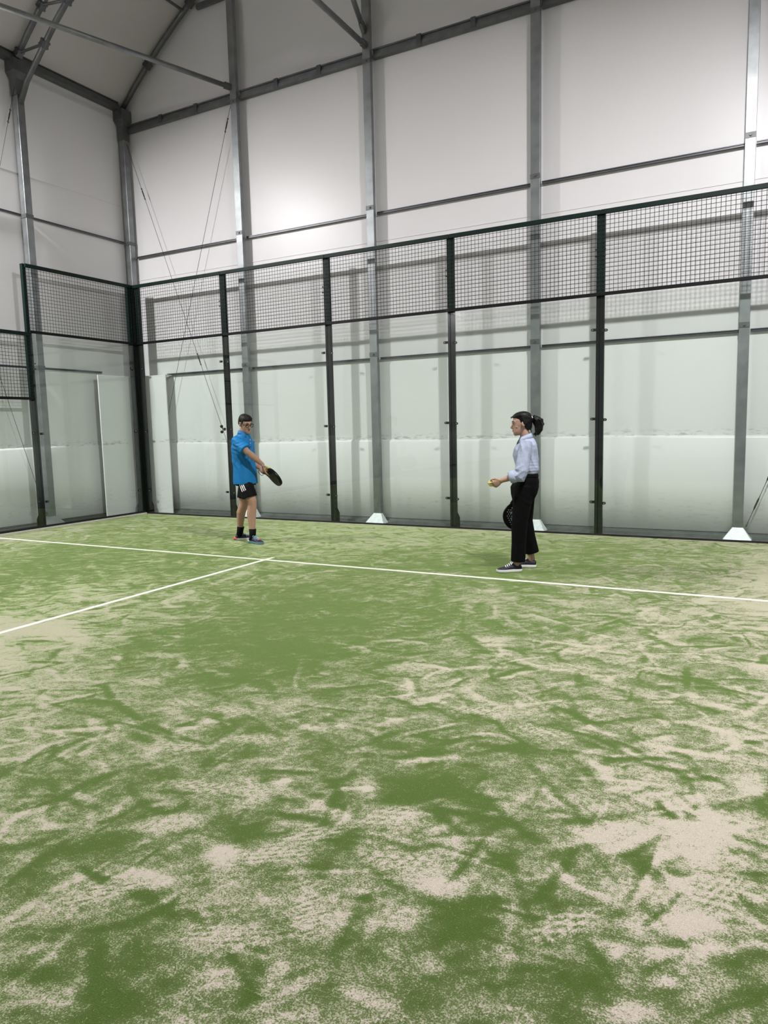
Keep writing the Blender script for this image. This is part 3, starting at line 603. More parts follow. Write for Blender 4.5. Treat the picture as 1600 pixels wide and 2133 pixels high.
def turf_mat():
    m = bpy.data.materials.new('sanded_turf'); m.use_nodes = True; nt = m.node_tree; lk = nt.links; b = nt.nodes['Principled BSDF']
    b.inputs['Sheen Weight'].default_value = 1.0; b.inputs['Sheen Roughness'].default_value = 0.36; b.inputs['Sheen Tint'].default_value = (0.72, 1.0, 0.36, 1)
    b.inputs['Roughness'].default_value = 0.95; b.inputs['Specular IOR Level'].default_value = 0.1
    tc = nt.nodes.new('ShaderNodeNewGeometry')
    A = nt.nodes.new('ShaderNodeAttribute'); A.attribute_name = 'sand'
    def noise(scale, det=2, rough=0.5, v=None):
        n = nt.nodes.new('ShaderNodeTexNoise'); n.inputs['Scale'].default_value = scale; n.inputs['Detail'].default_value = det; n.inputs['Roughness'].default_value = rough
        lk.new(v or tc.outputs['Position'], n.inputs['Vector']); return n.outputs[0]
    def math_(op, a, bb):
        n = nt.nodes.new('ShaderNodeMath'); n.operation = op
        for k, q in enumerate((a, bb)):
            if isinstance(q, (int, float)): n.inputs[k].default_value = q
            else: lk.new(q, n.inputs[k])
        return n.outputs[0]
    g1 = noise(170, 4, 0.8); g2 = noise(46, 2)
    gsum = math_('ADD', math_('MULTIPLY', math_('SUBTRACT', g1, 0.5), 2.7), math_('MULTIPLY', math_('SUBTRACT', g2, 0.5), 0.9))
    cov = math_('ADD', A.outputs['Fac'], gsum)
    mr = nt.nodes.new('ShaderNodeMapRange'); mr.interpolation_type = 'SMOOTHSTEP'; mr.inputs[1].default_value = 0.34; mr.inputs[2].default_value = 0.68
    lk.new(cov, mr.inputs[0])
    gr = nt.nodes.new('ShaderNodeValToRGB'); cr = gr.color_ramp
    cr.elements[0].position = 0.3; cr.elements[0].color = (*GREEN0, 1); cr.elements[1].position = 0.75; cr.elements[1].color = (*GREEN1, 1)
    lk.new(noise(240, 3, 0.7), gr.inputs[0])
    sd = nt.nodes.new('ShaderNodeValToRGB'); cr = sd.color_ramp
    cr.elements[0].position = 0.3; cr.elements[0].color = (*SAND0, 1); cr.elements[1].position = 0.7; cr.elements[1].color = (*SAND1, 1)
    lk.new(noise(420, 2), sd.inputs[0])
    mx = nt.nodes.new('ShaderNodeMix'); mx.data_type = 'RGBA'
    lk.new(mr.outputs[0], mx.inputs[0]); lk.new(gr.outputs[0], mx.inputs[6]); lk.new(sd.outputs[0], mx.inputs[7])
    lk.new(mx.outputs[2], b.inputs['Base Color'])
    du = nt.nodes.new('ShaderNodeMix'); du.data_type = 'RGBA'          # thin dust between the fibres
    lk.new(math_('MULTIPLY', A.outputs['Fac'], 0.30), du.inputs[0]); lk.new(gr.outputs[0], du.inputs[6]); du.inputs[7].default_value = (0.36, 0.34, 0.22, 1)
    lk.new(du.outputs[2], mx.inputs[6])
    bp = nt.nodes.new('ShaderNodeBump'); bp.inputs['Strength'].default_value = 0.55; bp.inputs['Distance'].default_value = 0.004
    hh = math_('ADD', math_('MULTIPLY', mr.outputs[0], 0.7), math_('MULTIPLY', noise(300, 2), 0.6))
    lk.new(hh, bp.inputs['Height']); lk.new(bp.outputs[0], b.inputs['Normal'])
    return m
GREEN0, GREEN1 = (0.018, 0.037, 0.0045), (0.080, 0.128, 0.026)  # darker end of the green paints in the shadow between fibres
SAND0, SAND1 = (0.335, 0.285, 0.24), (0.525, 0.455, 0.40)
me.materials.append(turf_mat())
turf = bpy.data.objects.new('turf', me); COL.objects.link(turf)
turf.location = (0, 0, 0); turf['label'] = 'sand-strewn green artificial turf of the court'; turf['category'] = 'turf'; turf['kind'] = 'structure'
turf.name = 'floor'
def wornline(bm, a, b, wd, z=0.0028):
    a = Vector((*a, z)); b = Vector((*b, z)); d = (b-a); L = d.length; d.normalize(); nrm = Vector((-d.y, d.x, 0)); n = int(L/0.12)
    prev = None
    for i in range(n+1):
        p = a+d*L*i/n; j = 0.004*mnoise.noise(Vector((i*0.7, wd*90, L)))
        up = [bm.verts.new(p+nrm*(s*(wd/2+j*s))) for s in (-1, 1)]; lo = [bm.verts.new(q.co-Vector((0, 0, 0.004))) for q in up]
        row = (lo[0], up[0], up[1], lo[1])
        if prev:
            for k in range(3): bm.faces.new((prev[k], prev[k+1], row[k+1], row[k]))
        prev = row
o = one('service_line', lambda bm: wornline(bm, (0.02, -2.995), (9.99, -2.995), 0.05), MT['line'], turf)
o = one('centre_line', lambda bm: wornline(bm, (5.0, -2.84), (5.0, -8.2), 0.05, 0.0031), MT['line'], turf)
o = one('edge_strip', lambda bm: box(bm, 0.017, 0.042, -9.2, -0.02, -0.003, 0.022), MT['line'], turf, bevel=0.004)
# ================================================================ PEOPLE
SKIN_M = mat('skin_tan', (0.44, 0.265, 0.18), 0.5, 0, 0.06, 30, 0, 0, 0.4)
SKIN_W = mat('skin_fair', (0.40, 0.245, 0.18), 0.5, 0, 0.05, 30, 0, 0, 0.4)
HAIR = mat('dark_hair', (0.005, 0.004, 0.0035), 0.55, 0, 0.3, 40, 0.35, 90, 0.25)
HAIRW = mat('black_hair', (0.0035, 0.003, 0.003), 0.5, 0, 0.3, 40, 0.35, 70, 0.25)
POLO = mat('blue_polo_cloth', (0.004, 0.175, 0.44), 0.6, 0, 0.06, 9, 0.25, 45, 0.3)
POLO_IN = mat('blue_collar_cloth', (0.005, 0.15, 0.38), 0.6)
SHORT = mat('black_sports_cloth', (0.003, 0.003, 0.0042), 0.75, 0, 0.2, 20, 0.3, 40, 0.18)
WHITE = mat('white_cloth', (0.82, 0.82, 0.80), 0.6)
SOCK = mat('black_sock', (0.003, 0.003, 0.004), 0.85, spec=0.15)
SHIRT = mat('light_blue_shirt_cloth', (0.34, 0.385, 0.50), 0.7, 0, 0.05, 14, 0.3, 42, 0.3)
TROUS = mat('black_trouser_cloth', (0.0018, 0.0018, 0.0022), 0.85, 0, 0.2, 20, 0.3, 40, 0.12)
NAVY = mat('navy_shoe_fabric', (0.008, 0.010, 0.036), 0.6, 0, 0.3, 40)
NAVYW = mat('dark_navy_canvas', (0.010, 0.011, 0.026), 0.7, 0, 0.2, 60)
SOLEW = mat('white_rubber', (0.78, 0.77, 0.74), 0.6)
SOLET = mat('teal_rubber', (0.10, 0.24, 0.27), 0.55)
SOLER = mat('orange_red_rubber', (0.65, 0.13, 0.06), 0.5)
LACEB = mat('pale_blue_lace', (0.33, 0.52, 0.68), 0.7)
MAGENTA = mat('magenta_overlay', (0.35, 0.03, 0.14), 0.5)
LIPM = mat('lip_rose', (0.26, 0.085, 0.075), 0.45); LIPW = mat('lip_red', (0.21, 0.075, 0.065), 0.5)
EYEW = mat('eye_white', (0.34, 0.31, 0.29), 0.35); IRIS = mat('dark_iris', (0.02, 0.012, 0.008), 0.2)
BROW = mat('dark_brow', (0.015, 0.011, 0.009), 0.8)
GLF = mat('black_glasses_frame', (0.004, 0.004, 0.004), 0.6, spec=0.15)
BALLM = mat('yellow_felt', (0.72, 0.70, 0.12), 0.9, 0, 0.08, 60, 0.4, 160)
CARBON = mat('black_carbon', (0.004, 0.004, 0.0045), 0.4, 0, 0.2, 30, spec=0.25)
GRIP = mat('black_grip_tape', (0.012, 0.012, 0.012), 0.75, 0, 0.2, 60, 0.4, 80)
DECAL = mat('pale_blue_racket_print', (0.25, 0.45, 0.58), 0.5)

def hand(bm, W, D, N, side, curl, k=1.0, thumb=(0.25, 0.5), spread=0.006):
    """five-fingered hand: D wrist-to-knuckles, N out of the palm, side 'R'/'L'"""
    D = Vector(D).normalized(); N = Vector(N); N = (N-D*N.dot(D)).normalized()
    T = D.cross(N) if side == 'R' else N.cross(D)
    W = Vector(W)
    loft(bm, [(W-D*0.02*k, 0.024*k, 0.019*k, T, N), (W+D*0.012*k, 0.026*k, 0.017*k, T, N), (W+D*0.045*k, 0.038*k, 0.016*k, T, N), (W+D*0.075*k, 0.041*k, 0.014*k, T, N), (W+D*0.088*k, 0.038*k, 0.011*k, T, N)], seg=16, n=2.6)
    for i, (off, Ls) in enumerate(((0.030, (0.040, 0.026, 0.020)), (0.010, (0.044, 0.029, 0.021)), (-0.010, (0.041, 0.027, 0.021)), (-0.029, (0.032, 0.021, 0.018)))):
        p = W+D*(0.080-0.006*(i == 3))*k+T*off*k; pts = [p-D*0.012*k, p]; a = 0.0
        fan = T*spread*(1.5-i)*0.7
        for s, L in enumerate(Ls):
            a += curl[i]*(0.75, 1.0, 0.7)[s]
            q = D*math.cos(a)+N*math.sin(a)+fan*4*math.cos(a); p = p+q.normalized()*L*k; pts.append(p)
        tube(bm, pts, [0.0092*k, 0.0094*k, 0.0085*k, 0.0078*k, 0.0066*k], 10, round_caps=True)
    p = W+D*0.022*k+T*0.026*k; a0, a1 = thumb
    d1 = (D*0.62+T*0.66+N*a0).normalized(); d2 = (D*0.85+T*(0.35-a1*0.5)+N*a1).normalized(); d3 = (D*0.85+T*(0.1-a1*0.7)+N*a1).normalized()
    tube(bm, [p-d1*0.015*k, p+d1*0.028*k, p+d1*0.034*k+d2*0.026*k, p+d1*0.034*k+d2*0.03*k+d3*0.022*k], [0.015*k, 0.0125*k, 0.0105*k, 0.0085*k], 10, round_caps=True)
def head(bm, Hm, k=1.0, female=False):
    """skull, face and ears in head axes: x to the person's left is -, y forward, z up; origin between the ears"""
    V = lambda *p: Hm @ Vector(p)
    R = Hm.to_3x3(); ax = R @ Vector((1, 0, 0)); ay = R @ Vector((0, 1, 0)); az = R @ Vector((0, 0, 1))
    j = 0.94 if female else 1.0
    sec = [(-0.118, 0.062, 0.014, 0.022), (-0.112, 0.060, 0.030*j, 0.032), (-0.100, 0.050, 0.044*j, 0.046), (-0.080, 0.040, 0.055*j, 0.060), (-0.055, 0.026, 0.063*j, 0.073), (-0.030, 0.014, 0.067*j, 0.083),
           (-0.005, 0.004, 0.071, 0.092), (0.020, -0.002, 0.074, 0.096), (0.045, -0.006, 0.076, 0.096), (0.068, -0.008, 0.073, 0.091), (0.088, -0.010, 0.064, 0.080), (0.104, -0.012, 0.048, 0.060), (0.114, -0.013, 0.026, 0.034), (0.118, -0.013, 0.008, 0.01)]
    loft(bm, [(V(0, y*k, z*k), a*k, b*k, ax, ay) for z, y, a, b in sec], seg=28, n=2.15)
    # brow ridge, nose, lips, chin, cheeks
    tube(bm, [V(-0.05*k, 0.072*k, 0.030*k), V(-0.025*k, 0.086*k, 0.032*k), V(0, 0.089*k, 0.028*k), V(0.025*k, 0.086*k, 0.032*k), V(0.05*k, 0.072*k, 0.030*k)], 0.010*k, 8)
    nl = 0.9 if female else 1.05
    tube(bm, [V(0, 0.084*k, 0.022*k), V(0, 0.098*k, -0.002*k), V(0, (0.104+0.012*nl)*k, -0.024*k), V(0, 0.100*k, -0.036*k)], [0.009*k, 0.010*k, 0.0135*k, 0.010*k], 10, round_caps=True)
    for s in (-1, 1):
        ball(bm, V(s*0.0135*k, 0.097*k, -0.032*k), 0.0095*k, 10)
        ball(bm, V(s*0.040*k, 0.056*k, -0.024*k), 0.0215*k, 12)
        ball(bm, V(s*0.0785*k, -0.006*k, -0.004*k), 0.030*k, 12, (0.30, 0.62, 1.0), R)
        torus(bm, V(s*0.083*k, -0.008*k, 0.002*k), 0.022*k, 0.0055*k, ay*0.75+ax*s*0.2, az, 14, 6)
    ball(bm, V(0, 0.086*k, -0.060*k), 0.017*k, 12, (1.5, 0.75, 0.8), R)
    ball(bm, V(0, 0.080*k, -0.098*k), 0.018*k, 12, (1.3, 0.8, 0.8), R)
def face_parts(Hm, k, parent, lip, female=False):
    V = lambda *p: Hm @ Vector(p); R = Hm.to_3x3(); ax = R @ Vector((1, 0, 0)); az = R @ Vector((0, 0, 1)); ay = R @ Vector((0, 1, 0))
    for s in (-1, 1):
        e = one('eye', lambda bm: ball(bm, V(s*0.031*k, 0.082*k, 0.010*k), 0.0130*k, 14, (1.1, 0.9, 0.48), R), EYEW, parent, smooth=True)
        one('iris', lambda bm: ball(bm, V(s*0.031*k, 0.0925*k, 0.008*k), 0.0058*k, 10, (1, 0.5, 0.95), R), IRIS, e, smooth=True)
        one('eyelid', lambda bm: tube(bm, [V(s*0.014*k, 0.090*k, 0.013*k), V(s*0.031*k, 0.097*k, 0.019*k), V(s*0.049*k, 0.086*k, 0.012*k)], [0.002*k, 0.0032*k, 0.002*k], 6), BROW, e)
        one('eyebrow', lambda bm: tube(bm, [V(s*0.014*k, 0.0975*k, 0.033*k), V(s*0.033*k, 0.0928*k, 0.0385*k), V(s*0.053*k, 0.0765*k, 0.034*k)], [0.0035*k, 0.0042*k, 0.002*k], 6, axis=ay, flat=0.6), BROW, parent)
    one('upper_lip', lambda bm: tube(bm, [V(-0.022*k, 0.091*k, -0.060*k), V(-0.008*k, 0.101*k, -0.0565*k), V(0, 0.1015*k, -0.058*k), V(0.008*k, 0.101*k, -0.0565*k), V(0.022*k, 0.091*k, -0.060*k)], [0.002*k, 0.0045*k, 0.0042*k, 0.0045*k, 0.002*k], 8, round_caps=True), lip, parent, smooth=True)
    one('lower_lip', lambda bm: tube(bm, [V(-0.020*k, 0.091*k, -0.062*k), V(0, 0.1005*k, -0.0665*k), V(0.020*k, 0.091*k, -0.062*k)], [0.002*k, 0.0055*k, 0.002*k], 8, round_caps=True), lip, parent, smooth=True)
def head_matrix(pos, yaw_vec, pitch, roll=0.0):
    y = Vector(yaw_vec).normalized(); z = Vector((0, 0, 1)); x = y.cross(z)
    R = Matrix((x, y, z)).transposed()
    R = R @ Matrix.Rotation(pitch, 3, 'X') @ Matrix.Rotation(roll, 3, 'Y')
    m = R.to_4x4(); m.translation = Vector(pos); return m
def shoe(parent, heel, d, L, Wd, upper, sole, low=True, heel_mat=None, lace=None):
    heel = Vector(heel); d = Vector((*d[:2], 0)).normalized(); s = Vector((d.y, -d.x, 0)); z = Vector((0, 0, 1))
    root_bm = bmesh.new()
    P = lambda a, h: heel+d*a*L+z*h
    # outline: (fraction along, half width, height of the upper)
    sec = [(0.02, 0.55, 0.058), (0.08, 0.74, 0.078), (0.20, 0.80, 0.080), (0.34, 0.78, 0.084), (0.46, 0.82, 0.078), (0.60, 0.95, 0.062), (0.74, 1.0, 0.050), (0.87, 0.88, 0.042), (0.96, 0.60, 0.034), (0.99, 0.3, 0.026)]
    rings = []
    for a, wf, h in sec:
        c = P(a, 0.0)
        ring = []
        for kk in range(16):
            t = 2*math.pi*kk/16; cs, sn = math.cos(t), math.sin(t)
            zz = 0.014+(h-0.014)*(0.5+0.5*sn) if True else 0
            wdt = Wd/2*wf*(abs(cs)**0.75)*math.copysign(1, cs)*(1.0 if sn < 0.2 else 1-0.45*sn*sn)
            ring.append(root_bm.verts.new(c+s*wdt+z*zz))
        rings.append(ring)
    for p, q in zip(rings, rings[1:]):
        for kk in range(16): root_bm.faces.new((p[kk], p[(kk+1) % 16], q[(kk+1) % 16], q[kk]))
    root_bm.faces.new(rings[0][::-1]); root_bm.faces.new(rings[-1])
    o = mesh_obj('shoe', root_bm, upper, parent, smooth=True)
    bm = bmesh.new(); outl = []
    for a, wf, h in sec: outl.append((a, wf))
    pts = [(a, wf) for a, wf in outl]+[(a, -wf) for a, wf in outl[::-1]]
    th = 0.024
    lv = [[bm.verts.new(heel+d*(a-0.5)*L*gr+d*0.5*L+s*wf*Wd/2*1.06*gr+z*hz) for a, wf in pts] for hz, gr in ((0.001, 0.965), (0.006, 1.01), (th, 1.02), (th+0.003, 0.985))]
    n = len(pts)
    for p, q in zip(lv, lv[1:]):
        for kk in range(n): bm.faces.new((p[kk], p[(kk+1) % n], q[(kk+1) % n], q[kk]))
    bm.faces.new(lv[0][::-1]); bm.faces.new(lv[-1])
    so = mesh_obj('sole', bm, sole, o, smooth=False)
    if heel_mat:
        bm = bmesh.new(); tube(bm, [P(0.10, 0.020)+s*Wd*0.40, P(-0.01, 0.024)+s*Wd*0.2, P(-0.02, 0.026), P(-0.01, 0.024)-s*Wd*0.2, P(0.10, 0.020)-s*Wd*0.40], [0.011, 0.016, 0.017, 0.016, 0.011], 8); mesh_obj('heel_wedge', bm, heel_mat, o, smooth=True)
    if lace:
        for i in range(4):
            a = 0.42+i*0.07; h = 0.084-i*0.0085
            one('lace', lambda bm: (tube(bm, [P(a, h-0.012)+s*0.027, P(a+0.025, h+0.004), P(a+0.02, h-0.012)-s*0.027], 0.0042, 6)), lace, o)
        one('lace', lambda bm: (tube(bm, [P(0.40, 0.086), P(0.38, 0.098)+s*0.02, P(0.43, 0.086)+s*0.038], 0.0035, 6), tube(bm, [P(0.40, 0.086), P(0.38, 0.098)-s*0.02, P(0.43, 0.086)-s*0.038], 0.0035, 6)), lace, o)
    return o
def folds(specs):
    """cloth creases: list of (point, direction across the crease, wavelength, reach, depth)"""
    def f(co):
        out = np.zeros(len(co))
        for p, d, wl, reach, dep in specs:
            p = np.array(p); d = np.array(d, float); d /= np.linalg.norm(d); r = co-p; dist = np.linalg.norm(r, axis=1)
            t = r @ d; e = np.cross(d, (0, 1, 0)); e = e/(np.linalg.norm(e)+1e-9); s = r @ e
            ph = math.pi*t/wl + 0.9*np.sin(s*9+p[0]*40) + 0.5*np.sin(s*23+p[2]*31)
            out += dep*(1-2*np.abs(np.sin(ph))**0.8)*np.exp(-(dist/reach)**2)*(0.6+0.4*np.sin(s*14+t*6))
        return out
    return f
def on_surface(tree, p, dvec, off=0.002):
    h = tree.ray_cast(Vector(p)-Vector(dvec)*1.0, Vector(dvec))
    return (h[0]+h[1]*off, h[1]) if h[0] is not None else (Vector(p), -Vector(dvec))
def patch_strip(name, target, pts_l, pts_r, material, parent, dvec=(0, 1, 0), n=10, off=0.0025):
    me = target.data; tree = BVHTree.FromPolygons([v.co.copy() for v in me.vertices], [tuple(p.vertices) for p in me.polygons])
    bm = bmesh.new(); prev = None
    for i in range(n+1):
        t = i/n; row = []
        for A in (pts_l, pts_r):
            p = Vector(A[0]).lerp(Vector(A[1]), t); q, nn = on_surface(tree, p, dvec, off); row += [bm.verts.new(q), bm.verts.new(q-nn*(off+0.001))]
        if prev:
            bm.faces.new((prev[0], prev[2], row[2], row[0])); bm.faces.new((prev[0], row[0], row[1], prev[1])); bm.faces.new((prev[2], prev[3], row[3], row[2]))
        prev = row
    return mesh_obj(name, bm, material, parent)

def padel_racket(label, P0, a, wv, decal=False, rim_mat=None):
    """P0 butt of the handle, a axis to the tip, wv width axis, all in world space; perforated face"""
    a = Vector(a).normalized(); wv = Vector(wv); wv = (wv-a*wv.dot(a)).normalized(); nv = a.cross(wv)
    t = thing('padel_racket', label, 'racket', P0)
    Mx = Matrix((wv, a, nv)).transposed()
    def pt(x, y, z=0.0): return Mx @ Vector((x, y, z))
    # outline of the head
    cy, out = 0.315, []
    for i in range(48):
        th = 2*math.pi*i/48; x = 0.128*math.sin(th); y = -0.142*math.cos(th)
        if y < 0: x *= 1-0.22*(-y/0.142)**2
        out.append((x, cy+y))
    bm = bmesh.new(); ed = []
    def ring(pts):
        vs = [bm.verts.new((x, y, 0)) for x, y in pts]
        for i in range(len(vs)): ed.append(bm.edges.new((vs[i], vs[(i+1) % len(vs)])))
    ring(out)
    holes = []
    for iy in range(-4, 5):
        for ix in range(-4, 5):
            x = 0.022*ix+(0.011 if iy % 2 else 0); y = cy+0.005+0.021*iy
            if (x/0.100)**2+((y-cy)/0.112)**2 < 0.92: holes.append((x, y))
    for x, y in holes: ring([(x+0.0058*math.cos(q*math.pi/4), y+0.0058*math.sin(q*math.pi/4)) for q in range(8)])
    bmesh.ops.triangle_fill(bm, use_beauty=True, edges=ed)
    r = bmesh.ops.extrude_face_region(bm, geom=bm.faces[:])
    for e in r['geom']:
        if isinstance(e, bmesh.types.BMVert): e.co.z += 0.034
    for v in bm.verts: v.co = Mx @ (v.co-Vector((0, 0, 0.017)))
    one_face = mesh_obj('face', bm, CARBON, t)
    def rim(bm):
        n = len(out); rings = []
        for i in range(n):
            x, y = out[i]; dx, dy = x/1.0, (y-cy); l = math.hypot(dx, dy); dx /= l; dy /= l
            rings.append([bm.verts.new(pt(x+dx*0.006*math.cos(q), y+dy*0.006*math.cos(q), 0.0195*math.sin(q))) for q in [2*math.pi*k/8 for k in range(8)]])
        for i in range(n):
            A, B = rings[i], rings[(i+1) % n]
            for k in range(8): bm.faces.new((A[k], A[(k+1) % 8], B[(k+1) % 8], B[k]))
    one('rim', rim, rim_mat or CARBON, t, smooth=True)
    def throat(bm):
        for s in (-1, 1): tube(bm, [pt(s*0.012, 0.115), pt(s*0.030, 0.150), pt(s*0.058, 0.195)], [0.013, 0.013, 0.012], 8)
        tube(bm, [pt(-0.04, 0.178), pt(0.04, 0.178)], 0.010, 8)
    one('throat', throat, CARBON, t, smooth=True)
    one('handle', lambda bm: tube(bm, [pt(0, 0), pt(0, 0.006), pt(0, 0.12), pt(0, 0.128)], [0.017, 0.0185, 0.0155, 0.016], 12), GRIP, t, smooth=True)
    def strap(bm):
        c = pt(0, -0.035, 0) + Vector((0, 0, -0.02)); X = (Vector(a)*0.9+Vector((0, 0, 0.3))).normalized(); Yv = X.cross(nv).normalized()
        torus(bm, c, 0.040, 0.0035, X, nv.cross(X).normalized(), 22, 6)
    one('wrist_strap', strap, GRIP, t, smooth=True)
    if decal:
        for z in (0.0185, -0.0185):
            for sx, sy in ((-0.052, cy+0.03), (-0.03, cy-0.005), (-0.058, cy-0.03), (-0.04, cy-0.055), (0.05, cy+0.03), (0.04, cy-0.03)):
                one('print_patch', lambda bm: bar(bm, pt(sx, sy-0.009, z), pt(sx+0.012, sy+0.009, z), 0.011, 0.0012, nv), DECAL, t)
    return t
def padel_ball(label, P):
    t = one('padel_ball', lambda bm: ball(bm, (0, 0, 0), 0.0325, 24), BALLM, None, smooth=True); t.location = P
    tag(t, label, 'ball', 'padel balls')
    def seam(bm):
        pts = []
        for i in range(41):
            q = 2*math.pi*i/40; x = math.cos(q)+0.45*math.cos(3*q); y = math.sin(q)-0.45*math.sin(3*q); z = 1.15*math.sin(2*q); v = Vector((x, y, z)).normalized()*0.0324; pts.append(v)
        tube(bm, pts, 0.0011, 5, cap=False)
    one('seam', seam, WHITE, t)
    return t
# ---------------------------------------------------------------- the man
MB = Vector((3.95, -1.99, 0.003)); MYAW = math.radians(39.41)
man = thing('person', 'standing man in a blue polo shirt and black shorts looking down at a racket', 'person', MB, MYAW, 'people on the court')
Mw = Matrix.Translation(MB) @ Matrix.Rotation(MYAW, 4, 'Z')
fM = Vector((0.80, -0.60, 0)); sM = Vector((-0.60, -0.80, 0))          # facing, and his right-hand side
HMm = head_matrix((0.030, -0.040, 1.520), (0.55, -0.83, 0), math.radians(-17), math.radians(3))
KM = 0.94
bm = bmesh.new()
head(bm, HMm, KM)
# trunk
tr = [((0.0, 0, 0.80), 0.13, 0.095), ((0.0, 0, 0.90), 0.145, 0.112), ((-0.005, 0, 1.0), 0.138, 0.098), ((-0.01, 0, 1.12), 0.142, 0.100), ((-0.012, 0, 1.22), 0.145, 0.100), ((-0.012, -0.005, 1.29), 0.135, 0.086), ((-0.008, -0.008, 1.345), 0.100, 0.066), ((-0.002, -0.012, 1.39), 0.065, 0.060)]
loft(bm, [(Vector(c), a, b, sM, fM) for c, a, b in tr], seg=28, n=2.3)
tube(bm, [(-0.008, -0.008, 1.34), (0.004, -0.018, 1.41), (0.016, -0.026, 1.47)], [0.062, 0.056, 0.056], 16)
SR_, ER_, WR_ = Vector((-0.098, -0.140, 1.318)), Vector((0.045, -0.265, 1.165)), Vector((0.222, -0.185, 1.002))
SL_, EL_, WL_ = Vector((0.082, 0.130, 1.280)), Vector((0.055, 0.150, 1.045)), Vector((0.196, 0.052, 0.945))
for S, E, W in ((SR_, ER_, WR_), (SL_, EL_, WL_)):
    tube(bm, [S, S.lerp(E, 0.5), E, E.lerp(W, 0.28), E.lerp(W, 0.7), W], [0.044, 0.046, 0.041, 0.044, 0.034, 0.026], 14, round_caps=True)
# legs
HR, KR, AR_ = Vector((-0.02, -0.085, 0.84)), Vector((0.070, -0.135, 0.478)), Vector((0.058, -0.155, 0.075))
HL, KL, AL_ = Vector((0.02, 0.085, 0.84)), Vector((-0.036, 0.105, 0.480)), Vector((-0.108, 0.165, 0.075))
for H, K, A, fd in ((HR, KR, AR_, Vector((0.6, -0.8, 0))), (HL, KL, AL_, Vector((1, 0, 0)))):
    bk = -fd*0.020
    tube(bm, [H, H.lerp(K, 0.5), K+Vector((0, 0, 0.06)), K, K.lerp(A, 0.28)+bk, K.lerp(A, 0.62)+bk*0.6, K.lerp(A, 0.88), A], [0.060, 0.070, 0.060, 0.057, 0.060, 0.045, 0.035, 0.038], 18)
    tube(bm, [A+Vector((0, 0, -0.02)), A+fd*0.07+Vector((0, 0, -0.035)), A+fd*0.13+Vector((0, 0, -0.052))], [0.036, 0.032, 0.02], 12, round_caps=True)
# right hand hangs over the ball, left hand grips the handle
hand(bm, WR_, (0.22, -0.14, -0.96), (0.95, 0.22, 0.18), 'R', (0.30, 0.34, 0.40, 0.45), 0.98, (0.70, 0.75), 0.012)
hand(bm, WL_, (0.42, -0.55, -0.60), (0.30, -0.40, 0.35), 'L', (1.15, 1.2, 1.2, 1.15), 0.98, (0.5, 0.8))
skin_obj('body', bm, 0.0042, SKIN_M, man, 2)
face_parts(HMm, KM, man, LIPM)
# hair: short back and sides, fuller on top
V = lambda *p: HMm @ (Vector(p)*KM)
Rh = HMm.to_3x3(); hx, hy, hz = (Rh @ Vector(a) for a in ((1, 0, 0), (0, 1, 0), (0, 0, 1)))
bm = bmesh.new()
loft(bm, [(V(0, -0.046, -0.045), 0.050*KM, 0.050*KM, hx, hy), (V(0, -0.044, -0.015), 0.072*KM, 0.062*KM, hx, hy), (V(0, -0.036, 0.015), 0.079*KM, 0.072*KM, hx, hy), (V(0, -0.022, 0.045), 0.082*KM, 0.090*KM, hx, hy),
          (V(0, -0.008, 0.068), 0.081*KM, 0.104*KM, hx, hy), (V(0, -0.006, 0.092), 0.074*KM, 0.098*KM, hx, hy), (V(0, -0.006, 0.114), 0.060*KM, 0.080*KM, hx, hy), (V(0, -0.008, 0.130), 0.036*KM, 0.05*KM, hx, hy), (V(0, -0.01, 0.136), 0.012*KM, 0.02*KM, hx, hy)], seg=28, n=2.2)
for i in range(46):
    x = rng.uniform(-0.06, 0.06); y = rng.uniform(-0.08, 0.085); z = 0.118-6.0*x*x-4.0*y*y
    tube(bm, [V(x, y-0.012, z-0.006), V(x*1.05, y+0.012, z+0.014+rng.uniform(-.004, .004))], [0.008, 0.004], 6, round_caps=True)
for s in (-1, 1): tube(bm, [V(s*0.074, 0.030, 0.048), V(s*0.0755, 0.030, 0.012)], [0.012*KM, 0.006*KM], 8, round_caps=True)
skin_obj('hair', bm, 0.004, HAIR, man, 1)
# glasses
def rims(bm):
    for s in (-1, 1):
        c = V(s*0.034, 0.108, 0.006); X = (hx-hy*s*0.18).normalized()
        torus(bm, c, 0.0235, 0.0030, X, hz, 24, 6)
    tube(bm, [V(-0.011, 0.112, 0.010), V(0, 0.1135, 0.013), V(0.011, 0.112, 0.010)], 0.0028, 6)
g = one('glasses', rims, GLF, man, smooth=True)
for s in (-1, 1):
    one('temple', lambda bm: tube(bm, [V(s*0.058, 0.103, 0.012), V(s*0.076, 0.080, 0.014), V(s*0.086, 0.0, 0.014), V(s*0.084, -0.025, -0.004)], 0.0028, 6), GLF, g)
    def lens(bm):
        c = V(s*0.034, 0.108, 0.006); X = (hx-hy*s*0.18).normalized(); vs = [bm.verts.new(c+X*0.0225*math.cos(q)+hz*0.0225*math.sin(q)) for q in [2*math.pi*i/20 for i in range(20)]]; bm.faces.new(vs)
        r = bmesh.ops.extrude_face_region(bm, geom=bm.faces[:])
        for v in r['geom']:
            if isinstance(v, bmesh.types.BMVert): v.co += hy*0.0016
    one('lens', lens, MT['glass'], g)
